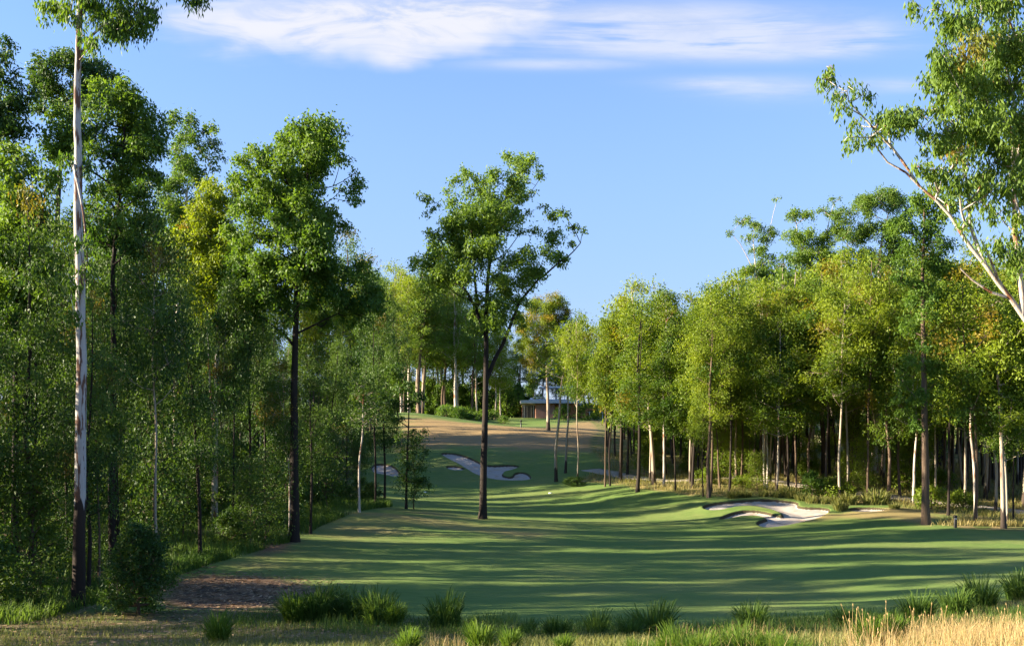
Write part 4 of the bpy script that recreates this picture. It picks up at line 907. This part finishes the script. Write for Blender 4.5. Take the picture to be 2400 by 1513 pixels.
# ------------------------------------------------------------------ clubhouse, posts
def box_v(x0, x1, y0, y1, z0, z1):
    v = [(x0,y0,z0),(x1,y0,z0),(x1,y1,z0),(x0,y1,z0),(x0,y0,z1),(x1,y0,z1),(x1,y1,z1),(x0,y1,z1)]
    return v, [(0,3,2,1),(4,5,6,7),(0,1,5,4),(1,2,6,5),(2,3,7,6),(3,0,4,7)]
def boxes(name, L, mt, parent):
    V_ = []; F_ = []
    for b in L:
        v, f = box_v(*b); o = len(V_); V_ += v; F_ += [tuple(i + o for i in q) for q in f]
    return link(name, make_mesh(name, V_, faces=F_), mt, parent)
m, N = mat('red_brick'); co = N.n('ShaderNodeTexCoord').outputs['Object']
br = N.n('ShaderNodeTexBrick', inp={'Vector': N.n('ShaderNodeMapping', inp={0: co, 2: (R(90), 0, 0)}).outputs[0], 'Color1': rgb(.30, .14, .09), 'Color2': rgb(.24, .10, .07), 'Mortar': rgb(.32, .26, .22), 'Scale': 1.0, 'Brick Width': .24, 'Row Height': .086, 'Mortar Size': .01})
out(N, bsdf(N, br.outputs[0], .9, .1)); M['brick'] = m
M['roofw'] = simple('painted_fascia', (.42, .44, .48), .5, .3, (.48, .50, .54)); M['white'] = simple('white_paint', (.7, .7, .7), .5, .3)
M['glass'] = simple('dark_glass', (.03, .035, .035), .1, .6); M['render'] = simple('terracotta_render', (.42, .17, .09), .9, .1); M['metal'] = simple('grey_metal', (.25, .26, .27), .4, .4)
YB = 184.0; kB = YB / F
def BX(px): return (px - HX) * kB
def BZ(py): return -(py - HY) * kB
bz = BZ(981)
cb = tag(empty('clubhouse', (BX(1262), YB, bz)), 'low clubhouse with a flat white roof and red brick wall behind the crest', 'building')
def bb(px0, px1, dy0, dy1, py0, py1): return (BX(px0) - BX(1262), BX(px1) - BX(1262), dy0, dy1, BZ(py1) - bz, BZ(py0) - bz)
boxes('wall', [bb(1256, 1300, 0, 9, 945, 985)], M['brick'], cb)
boxes('wall', [bb(1300, 1352, 1.5, 10, 946, 985), bb(1224, 1256, 6, 10, 946, 985)], M['render'], cb)
fr = boxes('window', [bb(1226 + 10 * i, 1226.8 + 10 * i, 5.7, 5.95, 948, 983) for i in range(4)] + [bb(1224, 1256, 5.7, 5.95, 946.5, 948), bb(1224, 1256, 5.7, 5.95, 982, 983.5)], M['metal'], cb)
boxes('pane', [bb(1224.5, 1255.5, 5.8, 5.85, 948, 982)], M['glass'], fr)
for i in range(2): boxes('column', [bb(1228 + 22 * i, 1229.4 + 22 * i, .2, .5, 945, 985)], M['metal'], cb)
boxes('roof', [bb(1220, 1356, -1.2, 11, 937.5, 944.5), bb(1240, 1330, 1, 9, 934.5, 937.3)], M['roofw'], cb)
boxes('roof_unit', [bb(1243, 1249, 2, 3, 931, 937)], M['white'], cb)
rb = boxes('balustrade', [bb(1250 + 8 * i, 1250.6 + 8 * i, -.6, -.5, 930, 937.4) for i in range(11)] + [bb(1250, 1331, -.6, -.5, 929.3, 930)], M['white'], cb)
boxes('upper_roof', [bb(1266, 1345, 3, 10, 903, 906)], M['white'], cb)
for i in range(3): boxes('column', [bb(1282 + 22 * i, 1283.4 + 22 * i, 5, 5.3, 906, 934.4)], M['metal'], cb)
pv = tag(empty('pavilion', (BX(1385), YB - 2, BZ(984))), 'terracotta walled wing with a pale flat awning half hidden by trees', 'building')
def pb(px0, px1, dy0, dy1, py0, py1): return (BX(px0) - BX(1385), BX(px1) - BX(1385), dy0, dy1, BZ(py1) - BZ(984), BZ(py0) - BZ(984))
boxes('wall', [pb(1362, 1404, 2, 8, 950, 986)], M['render'], pv)
boxes('roof', [pb(1358, 1410, 1, 9, 946.5, 950)], M['metal'], pv)
boxes('awning', [pb(1376, 1412, -1.5, 2, 965, 967)], M['white'], pv)
for i in range(2): boxes('post', [pb(1378 + 30 * i, 1379 + 30 * i, -1.3, -1.1, 967, 986)], M['white'], pv)
boxes('window', [pb(1384 + 12 * i, 1391 + 12 * i, 1.9, 2.05, 969, 980) for i in range(2)], simple('blind', (.5, .42, .25)), pv)

def lathe(name, prof, mt, parent=None, n=16, loc=(0, 0, 0)):
    ch = [(np.array([(0, 0, z) for _, z in prof]), np.array([r_ for r_, _ in prof]))]
    P_, rr = ch[0]; a = np.arange(n) / n * 2 * math.pi
    V_ = (P_[:, None] + rr[:, None, None] * np.stack([np.cos(a), np.sin(a), a * 0], 1)[None]).reshape(-1, 3) + np.array(loc)
    i = np.arange(len(P_) - 1)[:, None] * n; k = np.arange(n)[None]; k2 = (k + 1) % n
    return link(name, make_mesh(name, V_, np.stack([i + k, i + k2, i + n + k2, i + n + k], -1).reshape(-1, 4)), mt, parent)
M['black'] = simple('black_plastic', (.012, .011, .010), .45, .4)
x, y = at(2239, 1236)
bp = tag(empty('bollard', (x, y, gz(x, y))), 'black bollard with a white mark standing in the long grass', 'bollard')
lathe('body', [(.09, -.1), (.095, .02), (.095, .55), (.085, .60), (.04, .61), (0, .61)], M['black'], bp)
lathe('cap', [(.0, .58), (.11, .60), (.115, .68), (.07, .73), (0, .735)], M['black'], bp)
boxes('plate', [(-.02, .02, -.098, -.092, .50, .57)], M['white'], bp)
x, y = at(1221, 1001)
fp = tag(empty('marker_post', (x, y, gz(x, y))), 'short dark marker post at the edge of the upper green', 'post')
lathe('post', [(.09, -.1), (.09, .8), (.0, .82)], M['black'], fp, 10); lathe('cap', [(.0, .8), (.13, .83), (.13, .98), (0, 1.0)], M['black'], fp, 10)
for px, py, lb in ((1290, 1155, 'small white distance disc on the lower fairway, nearer the path side'), (997, 1153, 'small white distance disc behind the tip of the dark wood')):
    x, y = at(px, py); lathe_o = lathe('distance_marker', [(0, -.02), (.16, -.02), (.16, .03), (.13, .05), (0, .055)], M['white']); lathe_o.location = (x, y, gz(x, y)); tag(lathe_o, lb, 'marker disc')
print('objects', len(sc.objects))
